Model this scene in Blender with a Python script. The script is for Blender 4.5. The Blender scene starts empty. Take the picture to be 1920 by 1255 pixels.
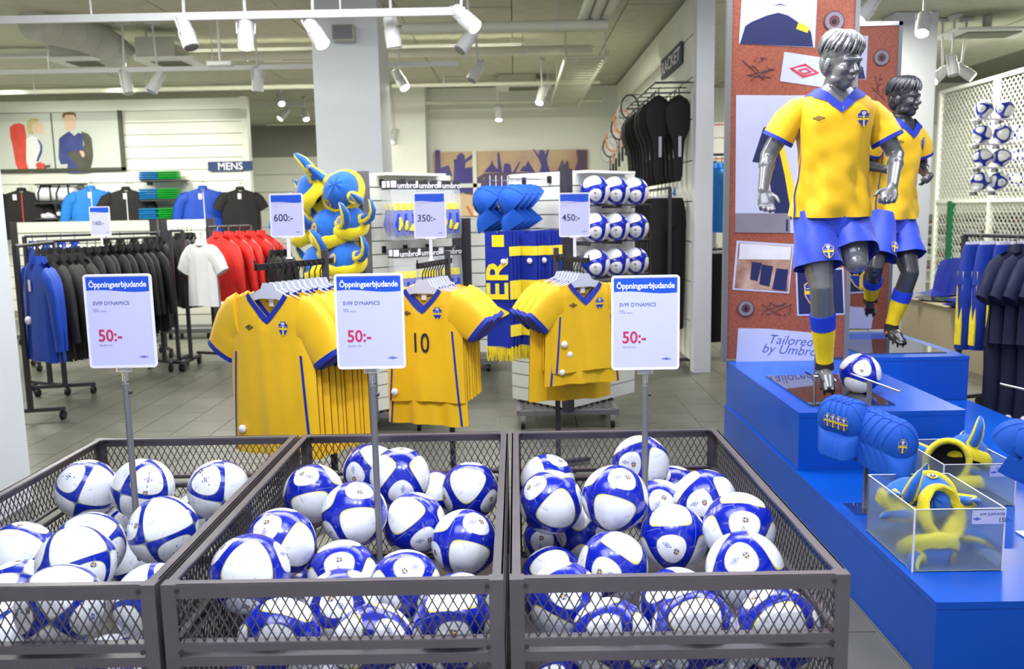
import bpy, bmesh, math, random
from mathutils import Vector, Matrix, Euler, Quaternion
R = math.radians
random.seed(7)
scn = bpy.context.scene
COL = scn.collection
# ------------------------------------------------------------------ camera
F_PX = 1650.0
EYE = Vector((0, 0, 1.65))
_p, _y, _r = R(-8.07), R(-0.35), R(-1.05)
FWD = Vector((math.sin(_y) * math.cos(_p), math.cos(_y) * math.cos(_p), math.sin(_p)))
_rt = FWD.cross(Vector((0, 0, 1))).normalized(); _up = _rt.cross(FWD)
RT = _rt * math.cos(_r) + _up * math.sin(_r)
UP = _up * math.cos(_r) - _rt * math.sin(_r)
cam_d = bpy.data.cameras.new('camera'); cam = bpy.data.objects.new('camera', cam_d); COL.objects.link(cam)
cam_d.sensor_width = 36; cam_d.sensor_fit = 'HORIZONTAL'; cam_d.lens = F_PX / 1920 * 36
cam_d.clip_start = .05; cam_d.clip_end = 200
cam_d.dof.use_dof = True; cam_d.dof.focus_distance = 3.2; cam_d.dof.aperture_fstop = 4.0
mw = Matrix((RT, UP, -FWD)).transposed().to_4x4(); mw.translation = EYE
cam.matrix_world = mw
scn.camera = cam
def at(px, py, Y):                      # the point of the store at distance Y seen at a pixel of the 1920x1255 frame
    d = FWD + RT * ((px - 960) / F_PX) + UP * ((627.5 - py) / F_PX)
    return EYE + d * (Y / d.y)
def proj(P):
    d = Vector(P) - EYE; z = d.dot(FWD)
    if z < .05: return None
    return 960 + F_PX * d.dot(RT) / z, 627.5 - F_PX * d.dot(UP) / z
# ------------------------------------------------------------------ world, lights, exposure
wd = bpy.data.worlds.new('world'); scn.world = wd; wd.use_nodes = True
wd.node_tree.nodes['Background'].inputs[0].default_value = (.80, .84, 1.0, 1)
wd.node_tree.nodes['Background'].inputs[1].default_value = .85
vs = scn.view_settings
vs.view_transform = 'Standard'; vs.look = 'None'; vs.gamma = 1; vs.use_curve_mapping = False
vs.exposure = 0.0
def area(name, loc, size, power, col, rot=(0, 0, 0), spread=180):
    l = bpy.data.lights.new(name, 'AREA'); l.shape = 'RECTANGLE'; l.size, l.size_y = size; l.energy = power; l.color = col; l.spread = R(spread)
    o = bpy.data.objects.new(name, l); COL.objects.link(o); o.location = loc; o.rotation_euler = rot
    return o
def spot(name, loc, target, power, col, angle=40, blend=.6, rad=.05):
    l = bpy.data.lights.new(name, 'SPOT'); l.energy = power; l.color = col; l.spot_size = R(angle); l.spot_blend = blend; l.shadow_soft_size = rad
    o = bpy.data.objects.new(name, l); COL.objects.link(o); o.location = loc
    o.rotation_euler = (Vector(target) - Vector(loc)).to_track_quat('-Z', 'Y').to_euler()
    return o
COOL = (.80, .85, 1.0); WARM = (1.0, .985, .86); NEUT = (.97, .98, 1.0)
# area fill lights added under the ceiling (front zone cool, back zone warmer)
area('fill_light_front', (-.3, 1.6, 3.6), (3.2, 1.6), 130, COOL)
area('fill_light_middle', (-.3, 5.4, 3.68), (5.5, 1.6), 240, NEUT)
area('fill_light_right', (3.4, 4.6, 3.68), (1.6, 2.2), 85, COOL)
for x in (-6.6, -3.6, -1.0):
    area('fill_light_back', (x, 11.3, 3.62), (2.2, .10), 210, WARM)
area('fill_light_left', (-4.6, 7.3, 3.62), (2.4, .10), 150, WARM)
area('fill_light_far', (-2.6, 18, 3.6), (5, .12), 300, WARM)
area('fill_light_cage', (5.6, 11.6, 3.62), (2.4, .10), 260, WARM)
area('fill_light_side', (3.3, 9.4, 3.62), (1.0, .10), 110, WARM)
spot('spot_bins', (-.2, 1.2, 3.55), (-.3, 2.9, .7), 150, (.93, .96, 1), 62, .7, .07)
spot('spot_bins', (.9, 1.3, 3.55), (.5, 2.8, .7), 110, (.93, .96, 1), 50, .7, .07)
spot('spot_jerseys', (-.3, 2.2, 3.5), (-.5, 5.1, .95), 190, (1, .98, .95), 50, .7, .07)
spot('spot_mannequin', (.9, 4.0, 3.6), (1.68, 4.62, 2.3), 170, (1, .99, .97), 42, .5, .04)
spot('spot_mannequin', (-.3, 3.4, 3.6), (1.66, 4.7, 1.7), 230, (1, .99, .97), 40, .6, .05)
spot('spot_mannequin', (2.2, 3.9, 3.6), (2.6, 6.1, 1.9), 120, (1, .99, .97), 42, .6, .05)
spot('spot_platform', (2.6, 2.2, 3.6), (2.3, 3.9, .4), 110, (.95, .97, 1), 52, .7, .06)
for x in (-7.2, -5.6):
    spot('spot_wall', (x, 12.4, 3.4), (x - .1, 14.8, 2.3), 110, WARM, 75, .8, .06)
# ------------------------------------------------------------------ materials
def lin(c): return tuple(((v / 255) / 12.92 if v <= 10 else (((v / 255) + .055) / 1.055) ** 2.4) for v in c)
MATS = {}
def mat(name, rgb, rough=.6, metal=0.0, spec=.5, noise=0.0, nscale=8.0, bump=0.0, bscale=60.0, coat=0.0, sheen=0.0, emit=0.0, trans=0.0, alpha=1.0, ior=1.45, rgb2=None):
    if name in MATS: return MATS[name]
    m = bpy.data.materials.new(name); m.use_nodes = True; nt = m.node_tree; b = nt.nodes['Principled BSDF']
    c = lin(rgb)
    b.inputs['Base Color'].default_value = (*c, 1); b.inputs['Roughness'].default_value = rough; b.inputs['Metallic'].default_value = metal
    b.inputs['Specular IOR Level'].default_value = spec; b.inputs['Coat Weight'].default_value = coat; b.inputs['Coat Roughness'].default_value = .08
    b.inputs['Sheen Weight'].default_value = sheen; b.inputs['Transmission Weight'].default_value = trans; b.inputs['Alpha'].default_value = alpha; b.inputs['IOR'].default_value = ior
    if emit: b.inputs['Emission Color'].default_value = (*c, 1); b.inputs['Emission Strength'].default_value = emit
    tc = nt.nodes.new('ShaderNodeTexCoord')
    if noise or rgb2:
        n = nt.nodes.new('ShaderNodeTexNoise'); n.inputs['Scale'].default_value = nscale; n.inputs['Detail'].default_value = 5
        nt.links.new(tc.outputs['Object'], n.inputs['Vector'])
        mx = nt.nodes.new('ShaderNodeMix'); mx.data_type = 'RGBA'
        c2 = lin(rgb2) if rgb2 else tuple(v * (1 - noise) for v in c)
        mx.inputs[6].default_value = (*c, 1); mx.inputs[7].default_value = (*c2, 1)
        rp = nt.nodes.new('ShaderNodeMapRange'); rp.inputs[1].default_value = .35; rp.inputs[2].default_value = .65
        nt.links.new(n.outputs['Fac'], rp.inputs[0]); nt.links.new(rp.outputs[0], mx.inputs[0]); nt.links.new(mx.outputs[2], b.inputs['Base Color'])
    if bump:
        n2 = nt.nodes.new('ShaderNodeTexNoise'); n2.inputs['Scale'].default_value = bscale; n2.inputs['Detail'].default_value = 4
        bp = nt.nodes.new('ShaderNodeBump'); bp.inputs['Strength'].default_value = bump; bp.inputs['Distance'].default_value = .01
        nt.links.new(tc.outputs['Object'], n2.inputs['Vector']); nt.links.new(n2.outputs['Fac'], bp.inputs['Height']); nt.links.new(bp.outputs['Normal'], b.inputs['Normal'])
    MATS[name] = m
    return m
WHITE = mat('white_paint', (232, 234, 226), .45, noise=.03, nscale=2, bump=.03)
COLWHITE = mat('column_paint', (222, 226, 232), .4, noise=.03, nscale=3, bump=.03)
CEILM = mat('ceiling_board', (206, 206, 186), .9, noise=.10, nscale=6, bump=.35, bscale=70)
CEILD = mat('ceiling_joint', (140, 142, 126), .9, noise=.1)
PIPEM = mat('pipe_paint', (218, 219, 200), .5, noise=.05, nscale=4, bump=.04)
DUCTM = mat('duct_paint', (196, 197, 184), .55, noise=.08, nscale=5, bump=.08)
GROUT = mat('grout', (168, 168, 156), .8, noise=.05)
TILE = mat('tile_stone', (100, 100, 91), .38, noise=.16, nscale=3.5, bump=.05, bscale=25)
SLAT = mat('slat_board', (234, 236, 226), .4, noise=.02, nscale=3, bump=.02)
SLATG = mat('slat_groove', (150, 152, 142), .6, noise=.05)
STEEL = mat('bin_steel', (108, 101, 106), .38, .4, noise=.12, nscale=9, bump=.05)
MESHM = mat('mesh_steel', (104, 98, 100), .32, .75, noise=.15, nscale=20)
CHROME = mat('chrome', (200, 200, 205), .14, 1.0, noise=.03)
GREY = mat('grey_post', (120, 120, 124), .45, .3, noise=.06, nscale=5)
DARK = mat('dark_post', (62, 60, 66), .5, .2, noise=.08, nscale=5)
BLACK = mat('black_plastic', (24, 23, 26), .45, noise=.2, nscale=8)
PAPER = mat('sign_paper', (196, 198, 234), .5, noise=.02, nscale=2)
SIGNBLUE = mat('sign_blue', (22, 80, 205), .45, noise=.04)
SIGNTXT = mat('sign_text_blue', (80, 92, 160), .6, noise=.04)
SIGNDK = mat('sign_text_dark', (44, 48, 96), .6, noise=.04)
SIGNRED = mat('sign_text_red', (196, 46, 88), .6, noise=.04)
LIGHTTXT = mat('sign_text_pale', (160, 162, 200), .6, noise=.04)
ACRYL = mat('clear_acrylic', (238, 242, 248), .06, 0, .5, noise=.01, trans=.92, ior=1.3)
FROST = mat('frosted_acrylic', (226, 236, 240), .34, 0, .5, noise=.01, trans=.93, ior=1.12)
YEL = mat('jersey_yellow', (232, 184, 4), .62, noise=.07, nscale=5, bump=.12, bscale=22, sheen=.15)
YELD = mat('jersey_inside', (206, 158, 10), .7, noise=.07, nscale=5)
BLU = mat('trim_blue', (16, 42, 158), .6, noise=.1, nscale=9, bump=.08)
NAVY = mat('navy_fabric', (22, 26, 56), .7, noise=.15, nscale=9, bump=.15, bscale=25)
BLK = mat('black_fabric', (22, 20, 24), .75, noise=.3, nscale=7, bump=.2, bscale=18)
BLK2 = mat('charcoal_fabric', (40, 37, 38), .75, noise=.25, nscale=7, bump=.2, bscale=18)
JBLUE = mat('jacket_blue', (10, 66, 178), .6, noise=.15, nscale=6, bump=.2, bscale=14)
SBLUE = mat('sky_blue_fabric', (20, 120, 205), .65, noise=.1, nscale=6, bump=.15, bscale=18)
RED = mat('red_fabric', (222, 46, 40), .55, noise=.12, nscale=6, bump=.2, bscale=14)
WFAB = mat('white_fabric', (226, 228, 232), .7, noise=.05, nscale=6, bump=.15, bscale=18)
GREEN = mat('green_fabric', (28, 188, 66), .7, noise=.1, nscale=9, bump=.15)
CYAN = mat('cyan_fabric', (44, 150, 212), .7, noise=.1, nscale=9, bump=.15)
SHORT = mat('shorts_blue', (34, 66, 196), .5, noise=.08, nscale=6, bump=.2, bscale=16, sheen=.2)
SOCKY = mat('sock_yellow', (236, 204, 14), .75, noise=.08, nscale=12, bump=.25, bscale=40)
SOCKB = mat('sock_blue', (14, 58, 196), .7, noise=.08, nscale=12, bump=.2, bscale=40)
PLUSHY = mat('plush_yellow', (244, 222, 28), .85, noise=.1, nscale=20, bump=.3, bscale=60, sheen=.3)
PLUSHB = mat('plush_blue', (26, 104, 204), .85, noise=.12, nscale=20, bump=.3, bscale=60, sheen=.3)
CAPB = mat('cap_blue', (8, 84, 190), .7, noise=.06, nscale=10, bump=.1, bscale=60)
PLATB = mat('platform_blue', (2, 80, 188), .28, 0, .5, noise=.03, nscale=3, bump=.01)
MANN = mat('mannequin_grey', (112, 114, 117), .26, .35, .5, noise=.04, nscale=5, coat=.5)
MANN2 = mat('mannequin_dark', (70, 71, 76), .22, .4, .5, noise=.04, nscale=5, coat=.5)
MIRROR = mat('dark_glass', (120, 120, 124), .03, .9, noise=.01)
LENS = mat('lamp_lens', (255, 250, 225), .3, noise=.01, emit=9.0)
LENSOFF = mat('lamp_lens_dark', (120, 120, 118), .2, noise=.02)
FIXT = mat('fixture_paint', (212, 214, 214), .4, noise=.03)
EMBY = mat('emblem_yellow', (236, 200, 40), .6, noise=.05)
EMBB = mat('emblem_blue', (20, 52, 170), .6, noise=.05)
EMBW = mat('emblem_grey', (190, 190, 200), .6, noise=.05)
TAGW = mat('tag_white', (232, 230, 238), .4, noise=.03)
HANG = mat('hanger_plastic', (206, 210, 226), .35, noise=.03, alpha=1)
CARD = mat('header_card', (58, 54, 58), .5, noise=.08)
FILM = mat('clear_film', (235, 240, 245), .1, 0, .6, noise=.02, alpha=.22)
CORK = mat('cork_print', (130, 66, 48), .5, noise=.25, nscale=60, rgb2=(152, 84, 62))
POSTW = mat('print_white', (182, 186, 216), .4, noise=.03)
SEATB = mat('seat_blue', (12, 36, 150), .25, noise=.05, coat=.4)
BENCH = mat('bench_beige', (178, 164, 138), .6, noise=.05, nscale=3)
GREENP = mat('green_post', (6, 98, 58), .45, noise=.08)
# ------------------------------------------------------------------ helpers
class MB:
    def __init__(s): s.v = []; s.f = []; s.m = []; s.cur = 0
    def mi(s, i): s.cur = i; return s
    def add(s, vs, fs):
        o = len(s.v); s.v += [Vector(p) for p in vs]
        for f in fs: s.f.append([i + o for i in f]); s.m.append(s.cur)
        return s
    def box(s, c, d, rot=None):
        hx, hy, hz = d[0] / 2, d[1] / 2, d[2] / 2
        P = [Vector((x, y, z)) for x in (-hx, hx) for y in (-hy, hy) for z in (-hz, hz)]
        if rot is not None: P = [rot @ p for p in P]
        c = Vector(c)
        return s.add([p + c for p in P], [(0, 1, 3, 2), (4, 6, 7, 5), (0, 4, 5, 1), (2, 3, 7, 6), (0, 2, 6, 4), (1, 5, 7, 3)])
    def bar(s, a, b, w, t, upv=(0, 0, 1)):
        a, b = Vector(a), Vector(b); d = (b - a); L = d.length; d.normalize(); u = Vector(upv)
        if abs(d.dot(u)) > .99: u = Vector((1, 0, 0))
        x = d.cross(u).normalized(); z = x.cross(d)
        m = Matrix((x, d, z)).transposed()
        return s.box((a + b) / 2, (w, L, t), m)
    def ring(s, rings, cap0=True, cap1=True, closed=True):
        n = len(rings[0]); o = len(s.v)
        for r in rings: s.v += [Vector(p) for p in r]
        for i in range(len(rings) - 1):
            for j in range(n if closed else n - 1):
                k = (j + 1) % n
                s.f.append([o + i * n + j, o + i * n + k, o + (i + 1) * n + k, o + (i + 1) * n + j]); s.m.append(s.cur)
        if cap0: s.f.append([o + j for j in range(n)][::-1]); s.m.append(s.cur)
        if cap1: s.f.append([o + (len(rings) - 1) * n + j for j in range(n)]); s.m.append(s.cur)
        return s
    def tube(s, path, rad, n=8, cap=True, flat=None, upv=None):
        path = [Vector(p) for p in path]
        if not isinstance(rad, (list, tuple)): rad = [rad] * len(path)
        rings = []; px = None
        for i, p in enumerate(path):
            a = path[max(0, i - 1)]; b = path[min(len(path) - 1, i + 1)]; d = (b - a)
            d = d.normalized() if d.length > 1e-9 else Vector((0, 0, 1))
            if px is None:
                u = Vector(upv) if upv is not None else (Vector((0, 0, 1)) if abs(d.z) < .9 else Vector((1, 0, 0)))
                px = (u - d * u.dot(d)).normalized()
            else: px = (px - d * px.dot(d)).normalized()
            py = d.cross(px); r = rad[i]; r1, r2 = r if isinstance(r, (tuple, list)) else (r, r)
            if flat: r2 = r2 * flat
            rings.append([p + px * (r1 * math.cos(t * 2 * math.pi / n)) + py * (r2 * math.sin(t * 2 * math.pi / n)) for t in range(n)])
        return s.ring(rings, cap, cap)
    def cyl(s, a, b, r, n=12, r2=None): return s.tube([a, b], [r, r if r2 is None else r2], n)
    def ell(s, c, r, n=12, m=8, rot=None):
        c = Vector(c); rings = []
        for i in range(1, m):
            ph = math.pi * i / m
            rr = [Vector((r[0] * math.sin(ph) * math.cos(2 * math.pi * j / n), r[1] * math.sin(ph) * math.sin(2 * math.pi * j / n), -r[2] * math.cos(ph))) for j in range(n)]
            if rot is not None: rr = [rot @ p for p in rr]
            rings.append([c + p for p in rr])
        return s.ring(rings)
    def grid(s, fn, nu, nv, u0=0., u1=1., v0=0., v1=1.):
        vs = [fn(u0 + (u1 - u0) * i / nu, v0 + (v1 - v0) * j / nv) for j in range(nv + 1) for i in range(nu + 1)]
        return s.add(vs, [(j * (nu + 1) + i, j * (nu + 1) + i + 1, (j + 1) * (nu + 1) + i + 1, (j + 1) * (nu + 1) + i) for j in range(nv) for i in range(nu)])
    def poly(s, pts): return s.add(pts, [tuple(range(len(pts)))])
    def prism(s, pts2, y0, y1):        # outline in x,z extruded along y
        n = len(pts2); A = [Vector((p[0], y0, p[1])) for p in pts2]; B = [Vector((p[0], y1, p[1])) for p in pts2]
        return s.add(A + B, [tuple(range(n)), tuple(range(2 * n - 1, n - 1, -1))] + [(i, i + n, (i + 1) % n + n, (i + 1) % n) for i in range(n)])
    def xf(s, M): s.v = [M @ p for p in s.v]; return s
    def mesh(s, name, mats, smooth=True, angle=40):
        me = bpy.data.meshes.new(name); me.from_pydata([tuple(p) for p in s.v], [], s.f)
        for m in (mats if isinstance(mats, (list, tuple)) else [mats]): me.materials.append(m)
        if max(s.m, default=0) > 0: me.polygons.foreach_set('material_index', s.m)
        me.validate(); bm = bmesh.new(); bm.from_mesh(me); bmesh.ops.recalc_face_normals(bm, faces=bm.faces)
        if smooth:
            for f in bm.faces: f.smooth = True
            for e in bm.edges:
                if len(e.link_faces) == 2 and e.calc_face_angle(0) > R(angle): e.smooth = False
        bm.to_mesh(me); bm.free()
        return me
    def obj(s, name, mats, parent=None, smooth=True, angle=40):
        return link(name, s.mesh(name, mats, smooth, angle), parent)
def link(name, me, parent=None):
    o = bpy.data.objects.new(name, me); COL.objects.link(o)
    if parent is not None: o.parent = parent
    return o
def thing(name, label, cat, loc=(0, 0, 0), rotz=0, group=None):
    o = bpy.data.objects.new(name, None); COL.objects.link(o); o.empty_display_size = .05
    o.location = loc; o.rotation_euler = (0, 0, rotz); return tag(o, label, cat, group)
def tag(o, label, cat, group=None):
    o['label'] = label; o['category'] = cat
    if group: o['group'] = group
    return o
def struct(o): o['kind'] = 'structure'; return o
def dup(root, loc=None, rot=None, label=None, group=None, scale=None):
    def cp(o, par):
        c = o.copy(); COL.objects.link(c)
        if par is not None: c.parent = par
        for ch in list(o.children): cp(ch, c)
        return c
    r = cp(root, None)
    if loc is not None: r.location = loc
    if rot is not None: r.rotation_euler = rot if isinstance(rot, (tuple, Euler)) else (0, 0, rot)
    if scale is not None: r.scale = (scale,) * 3 if not isinstance(scale, tuple) else scale
    if label: r['label'] = label
    if group: r['group'] = group
    return r
_txt = {}
def text(name, body, size, m, parent, loc, rot=(math.pi / 2, 0, 0), bold=0.0, shear=0.0, align='LEFT', spacing=1.0, sx=1.0):
    key = (body, size, bold, shear, align, spacing, m.name)
    if key not in _txt:
        cu = bpy.data.curves.new('txt', 'FONT'); cu.body = body; cu.size = size; cu.offset = bold; cu.shear = shear
        cu.align_x = align; cu.space_character = spacing; cu.resolution_u = 3; cu.extrude = .0002
        t = bpy.data.objects.new('txt', cu); COL.objects.link(t)
        bpy.context.view_layer.update()
        me = bpy.data.meshes.new_from_object(t.evaluated_get(bpy.context.evaluated_depsgraph_get()))
        bpy.data.objects.remove(t); me.materials.clear(); me.materials.append(m); _txt[key] = me
    o = link(name, _txt[key], parent); o.location = loc; o.rotation_euler = rot; o.scale = (sx, 1, 1)
    return o
def diamond(cx, cz, w, h, t):           # double-diamond logo as outline quads, x,z plane
    out = []
    for k in (1.0, .42):
        a = [(cx - w * k, cz), (cx, cz + h * k), (cx + w * k, cz), (cx, cz - h * k)]
        q = 1 - t / (h * k) if h * k > t else .3
        b = [(cx - w * k * q, cz), (cx, cz + h * k * q), (cx + w * k * q, cz), (cx, cz - h * k * q)]
        for i in range(4): j = (i + 1) % 4; out.append([a[i], a[j], b[j], b[i]])
    return out
def circ(cx, cz, rx, rz=None, n=16, a0=0, a1=2 * math.pi):
    rz = rx if rz is None else rz
    full = abs(a1 - a0 - 2 * math.pi) < 1e-6
    return [(cx + rx * math.cos(a0 + (a1 - a0) * i / (n if full else n - 1)), cz + rz * math.sin(a0 + (a1 - a0) * i / (n if full else n - 1))) for i in range(n)]
def shield(cx, cz, w, h):
    return [(cx - w, cz + h * .55), (cx - w * .6, cz + h * .75), (cx - w * .45, cz + h), (cx + w * .45, cz + h), (cx + w * .6, cz + h * .75), (cx + w, cz + h * .55), (cx + w * .92, cz - h * .2), (cx + w * .5, cz - h * .72), (cx, cz - h), (cx - w * .5, cz - h * .72), (cx - w * .92, cz - h * .2)]
def crest_layers(cx, cz, w, h):          # (material index, polygon): 0 blue 1 yellow 2 grey
    L = [(1, shield(cx, cz, w * 1.1, h * 1.07)), (0, shield(cx, cz, w, h))]
    L += [(1, [(cx - w * .16, cz + h * .45), (cx + w * .16, cz + h * .45), (cx + w * .16, cz - h * .88), (cx, cz - h * .97), (cx - w * .16, cz - h * .88)]),
          (1, [(cx - w * .95, cz + h * .12), (cx + w * .95, cz + h * .12), (cx + w * .93, cz - h * .14), (cx - w * .93, cz - h * .14)]),
          (2, circ(cx, cz + h * .68, w * .42, h * .24, 12))]
    L += [(2, [(cx - w * .9, cz + h * .32), (cx - w * .2, cz + h * .32), (cx - w * .2, cz + h * .25), (cx - w * .9, cz + h * .25)]), (2, [(cx + w * .2, cz + h * .32), (cx + w * .9, cz + h * .32), (cx + w * .9, cz + h * .25), (cx + w * .2, cz + h * .25)])]
    return L
EMB = [EMBB, EMBY, EMBW]
def decal(name, layers, surf, mats, parent, off=.0025, step=.0006):
    b = MB()
    for k, (mi, pg) in enumerate(layers):
        b.mi(mi); b.poly([surf(x, z, off + step * min(k, 6)) for x, z in pg])
    return b.obj(name, mats, parent, smooth=False)
# ================================================================== the setting
ZC = 3.75
floor = struct(MB().box((0, 11, -.03), (21, 26, .048)).obj('floor', GROUT))
px_, py_ = .31, .62
cand = []
for i in range(-26, 22):
    for j in range(-1, 30):
        x = -.17 + px_ * (i + .5); y = 2.3 + py_ * (j + (.5 if i % 2 else 0))
        q = [proj((x + sx * px_ / 2, y + sy * py_ / 2, 0)) for sx in (-1, 1) for sy in (-1, 1)]
        inf = all(q) and min(p[0] for p in q) < 1920 and max(p[0] for p in q) > 0 and min(p[1] for p in q) < 1255
        hid = (1.5 < x < 2.95 and 3 < y < 7) or (y < 4.3 and -1.7 < x < .75) or (x < -4.4 and y > 14.8) or (y > 15.3)
        cand.append((0 if (inf and not hid) else 1, y * y + x * x, x, y))
cand.sort()
tme = MB().box((0, 0, -.006), (px_ - .006, py_ - .006, .012)).mesh('tile', TILE, False)
rest = MB()
for k, (h, d, x, y) in enumerate(cand):
    if k < 300: link('tile', tme, floor).location = (x, y, 0)
    elif -9.5 < x < 6.5: rest.box((x, y, -.006), (px_ - .006, py_ - .006, .012))
o = rest.obj('tile_field', TILE, floor, False); o['kind'] = 'stuff'
ceil = struct(MB().box((0, 12, ZC + .06), (21, 24, .08)).obj('ceiling', CEILD))
cme = MB().box((0, 0, 0), (1.188, 2.388, .02)).mesh('ceiling_panel', CEILM, False)
for i in range(-8, 7):
    for j in range(0, 10):
        link('ceiling_panel', cme, ceil).location = (-.6 + 1.2 * i, 1.2 + 2.4 * j, ZC + .012 + .006 * ((i * 7 + j * 3) % 2))
def planks(wall, p0, p1, z0, z1, h, normal):        # boards of a slat wall, each its own piece
    p0, p1, nrm = Vector(p0), Vector(p1), Vector(normal); n = int(round((z1 - z0) / h)); hh = (z1 - z0) / n
    b = MB(); b.bar(p0, p1, .018, hh - .012); me = b.mesh('plank', SLAT, False)
    for k in range(n): link('plank', me, wall).location = nrm * .012 + Vector((0, 0, z0 + hh * (k + .5)))
wm = struct(MB().box((-6.75, 14.87, 1.78), (4.6, .1, 3.56)).obj('wall_mens', SLATG))
planks(wm, (-9.05, 14.82, 0), (-4.47, 14.82, 0), .1, 3.56, .19, (0, -1, 0))
MB().box((-4.42, 14.85, 1.78), (.1, .16, 3.58)).obj('end_post', WHITE, wm, False)
wr = struct(MB().box((1.83, 12.1, 1.87), (.1, 6.6, 3.74)).obj('wall_racket', SLATG))
planks(wr, (1.77, 8.86, 0), (1.77, 15.4, 0), .1, 3.7, .4, (-1, 0, 0))
struct(MB().box((1.84, 8.76, 1.87), (.17, .17, 3.74)).obj('trim_1', COLWHITE, None, False))
struct(MB().box((-.2, 15.62, 1.87), (4.5, .1, 3.74)).obj('wall_back', WHITE, None, False))
struct(MB().box((-1.9, 15.3, 1.87), (.85, .5, 3.74)).obj('wall_pier', WHITE, None, False))
wf = struct(MB().box((-5.5, 21.5, 1.87), (10, .1, 3.74)).obj('wall_far', SLATG, None, False))
planks(wf, (-10, 21.44, 0), (-.6, 21.44, 0), .1, 3.0, .4, (0, -1, 0))
struct(MB().box((-9.6, 9, 1.87), (.1, 25, 3.74)).obj('wall_left', WHITE, None, False))
struct(MB().box((5.4, 16.2, 1.87), (7.6, .1, 3.74)).obj('wall_right_back', WHITE, None, False))
struct(MB().box((9.1, 9, 1.87), (.1, 15, 3.74)).obj('wall_right', WHITE, None, False))
cx0, cx1 = at(595, 300, 9).x, at(717, 300, 9).x
struct(MB().box(((cx0 + cx1) / 2, 9.35, 1.87), (cx1 - cx0, .7, 3.75)).obj('column_middle', COLWHITE, None, False))
struct(MB().box((at(46, 780, 5.0).x - .4, 4.7, 1.87), (.8, .6, 3.75)).obj('column_left', COLWHITE, None, False))
cr = at(1680, 400, 10.2).x; cr2 = at(1742, 400, 10.2).x
struct(MB().box(((cr + cr2) / 2 - .05, 10.4, 1.87), (cr2 - cr + .1, .4, 3.75)).obj('column_right', COLWHITE, None, False))
struct(MB().box(((cr + cr2) / 2 - .05, 10.4, .06), (cr2 - cr + .13, .43, .12)).obj('baseboard_right', DARK, None, False))
# ------------------------------------------------------------------ under the ceiling
def pipe(name, a, b, r, label, cat='pipe', m=PIPEM, n=12, hang=True, square=False, group=None):
    t = thing(name, label, cat, (a + b) / 2, 0, group); c = t.location.copy()
    bb = MB()
    if square: bb.bar(a - c, b - c, r * 1.2, r * 2)
    else: bb.tube([a - c, b - c], r, n)
    bb.obj('run', m, t)
    L = (b - a).length; k = max(2, int(L / 1.6))
    for i in range(k):
        p = a.lerp(b, (i + .5) / k) - c
        h = ZC - (p.z + c.z)
        if h > r: MB().cyl(p + Vector((0, 0, r * .6)), p + Vector((0, 0, h)), .007, 6).obj('hanger_rod', FIXT, t)
        if not square and (b - a).length > 0:
            d = (b - a).normalized(); MB().tube([p - d * .02, p + d * .02], r * 1.12, n).obj('clamp', FIXT, t)
    return t
def hline(x0, y0, x1, y1, Y):
    a, b = at(x0, y0, Y), at(x1, y1, Y); z = (a.z + b.z) / 2; a.z = b.z = min(z, ZC - .06); return a, b
a, b = hline(-60, 45, 872, 15, 7.0); pipe('lighting_track', a, b, .028, 'nearest white lighting track under the ceiling, carrying the lit front spotlights', 'lighting track', FIXT, square=True); TRA = a.z
a, b = hline(-60, 138, 860, 118, 9.9); pipe('lighting_track', a, b, .024, 'second white lighting track, passing behind the middle column', 'lighting track', FIXT, square=True); TRB = a.z
a, b = hline(330, 104, 1110, 96, 11.0); pipe('ceiling_pipe', a, b, .055, 'round white pipe level with the upper end of the cable tray')
a, b = hline(755, 53, 1140, 47, 9.1); pipe('ceiling_pipe', a, b, .055, 'thick white pipe to the right of the column top, crossing under the slanting pipes')
a, b = hline(735, 160, 1125, 155, 13.2); pipe('ceiling_pipe', a, b, .03, 'thin white pipe crossing halfway along the cable tray')
a, b = hline(735, 193, 1128, 189, 15.1); pipe('ceiling_pipe', a, b, .028, 'thin white pipe running along the back wall above the crowd poster')
a, b = hline(-40, 176, 590, 160, 13.0); pipe('ceiling_pipe', a, b, .035, 'white pipe above the top edge of the menswear slat wall')
a, b = hline(500, 196, 600, 193, 17.0); pipe('lighting_track', a, b, .03, 'short far lighting track left of the column in the back room', 'lighting track', FIXT, square=True)
a, b = hline(500, 232, 600, 231, 20.0); pipe('ceiling_pipe', a, b, .04, 'lowest far white pipe in the back room left of the column')
for (x0, y0, x1, y1), lb in zip(((1088, 86, 1128, -10), (1108, 88, 1152, -10), (1128, 86, 1182, -10)), ('left', 'middle', 'right')):
    a = at(x0, y0, 9.6); b = at(x1, y1, 7.35); a.z = b.z = 3.55
    pipe('sprinkler_pipe', a, b, .05, lb + ' one of three parallel white pipes running toward the cable tray', group='parallel white pipes')
# cable tray
a0, a1 = at(1063, 105, 10.3), at(1140, 108, 10.3); L = 5.0
t = thing('cable_tray', 'white wire cable tray hanging left of the racket wall', 'cable tray', ((a0.x + a1.x) / 2, 10.3, a0.z)); w = (a1.x - a0.x) / 2
for sx in (-1, 1): MB().box((sx * w, L / 2, .02), (.02, L, .07)).obj('side_rail', PIPEM, t, False)
rg = MB().box((0, 0, 0), (2 * w, .018, .018)).mesh('rung', PIPEM, False)
for i in range(24): link('rung', rg, t).location = (0, .05 + i * L / 24, 0)
for y in (.3, 2.4, 4.6):
    for sx in (-1, 1): MB().cyl((sx * w, y, .04), (sx * w, y, ZC - a0.z), .008, 6).obj('hanger_rod', FIXT, t)
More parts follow.
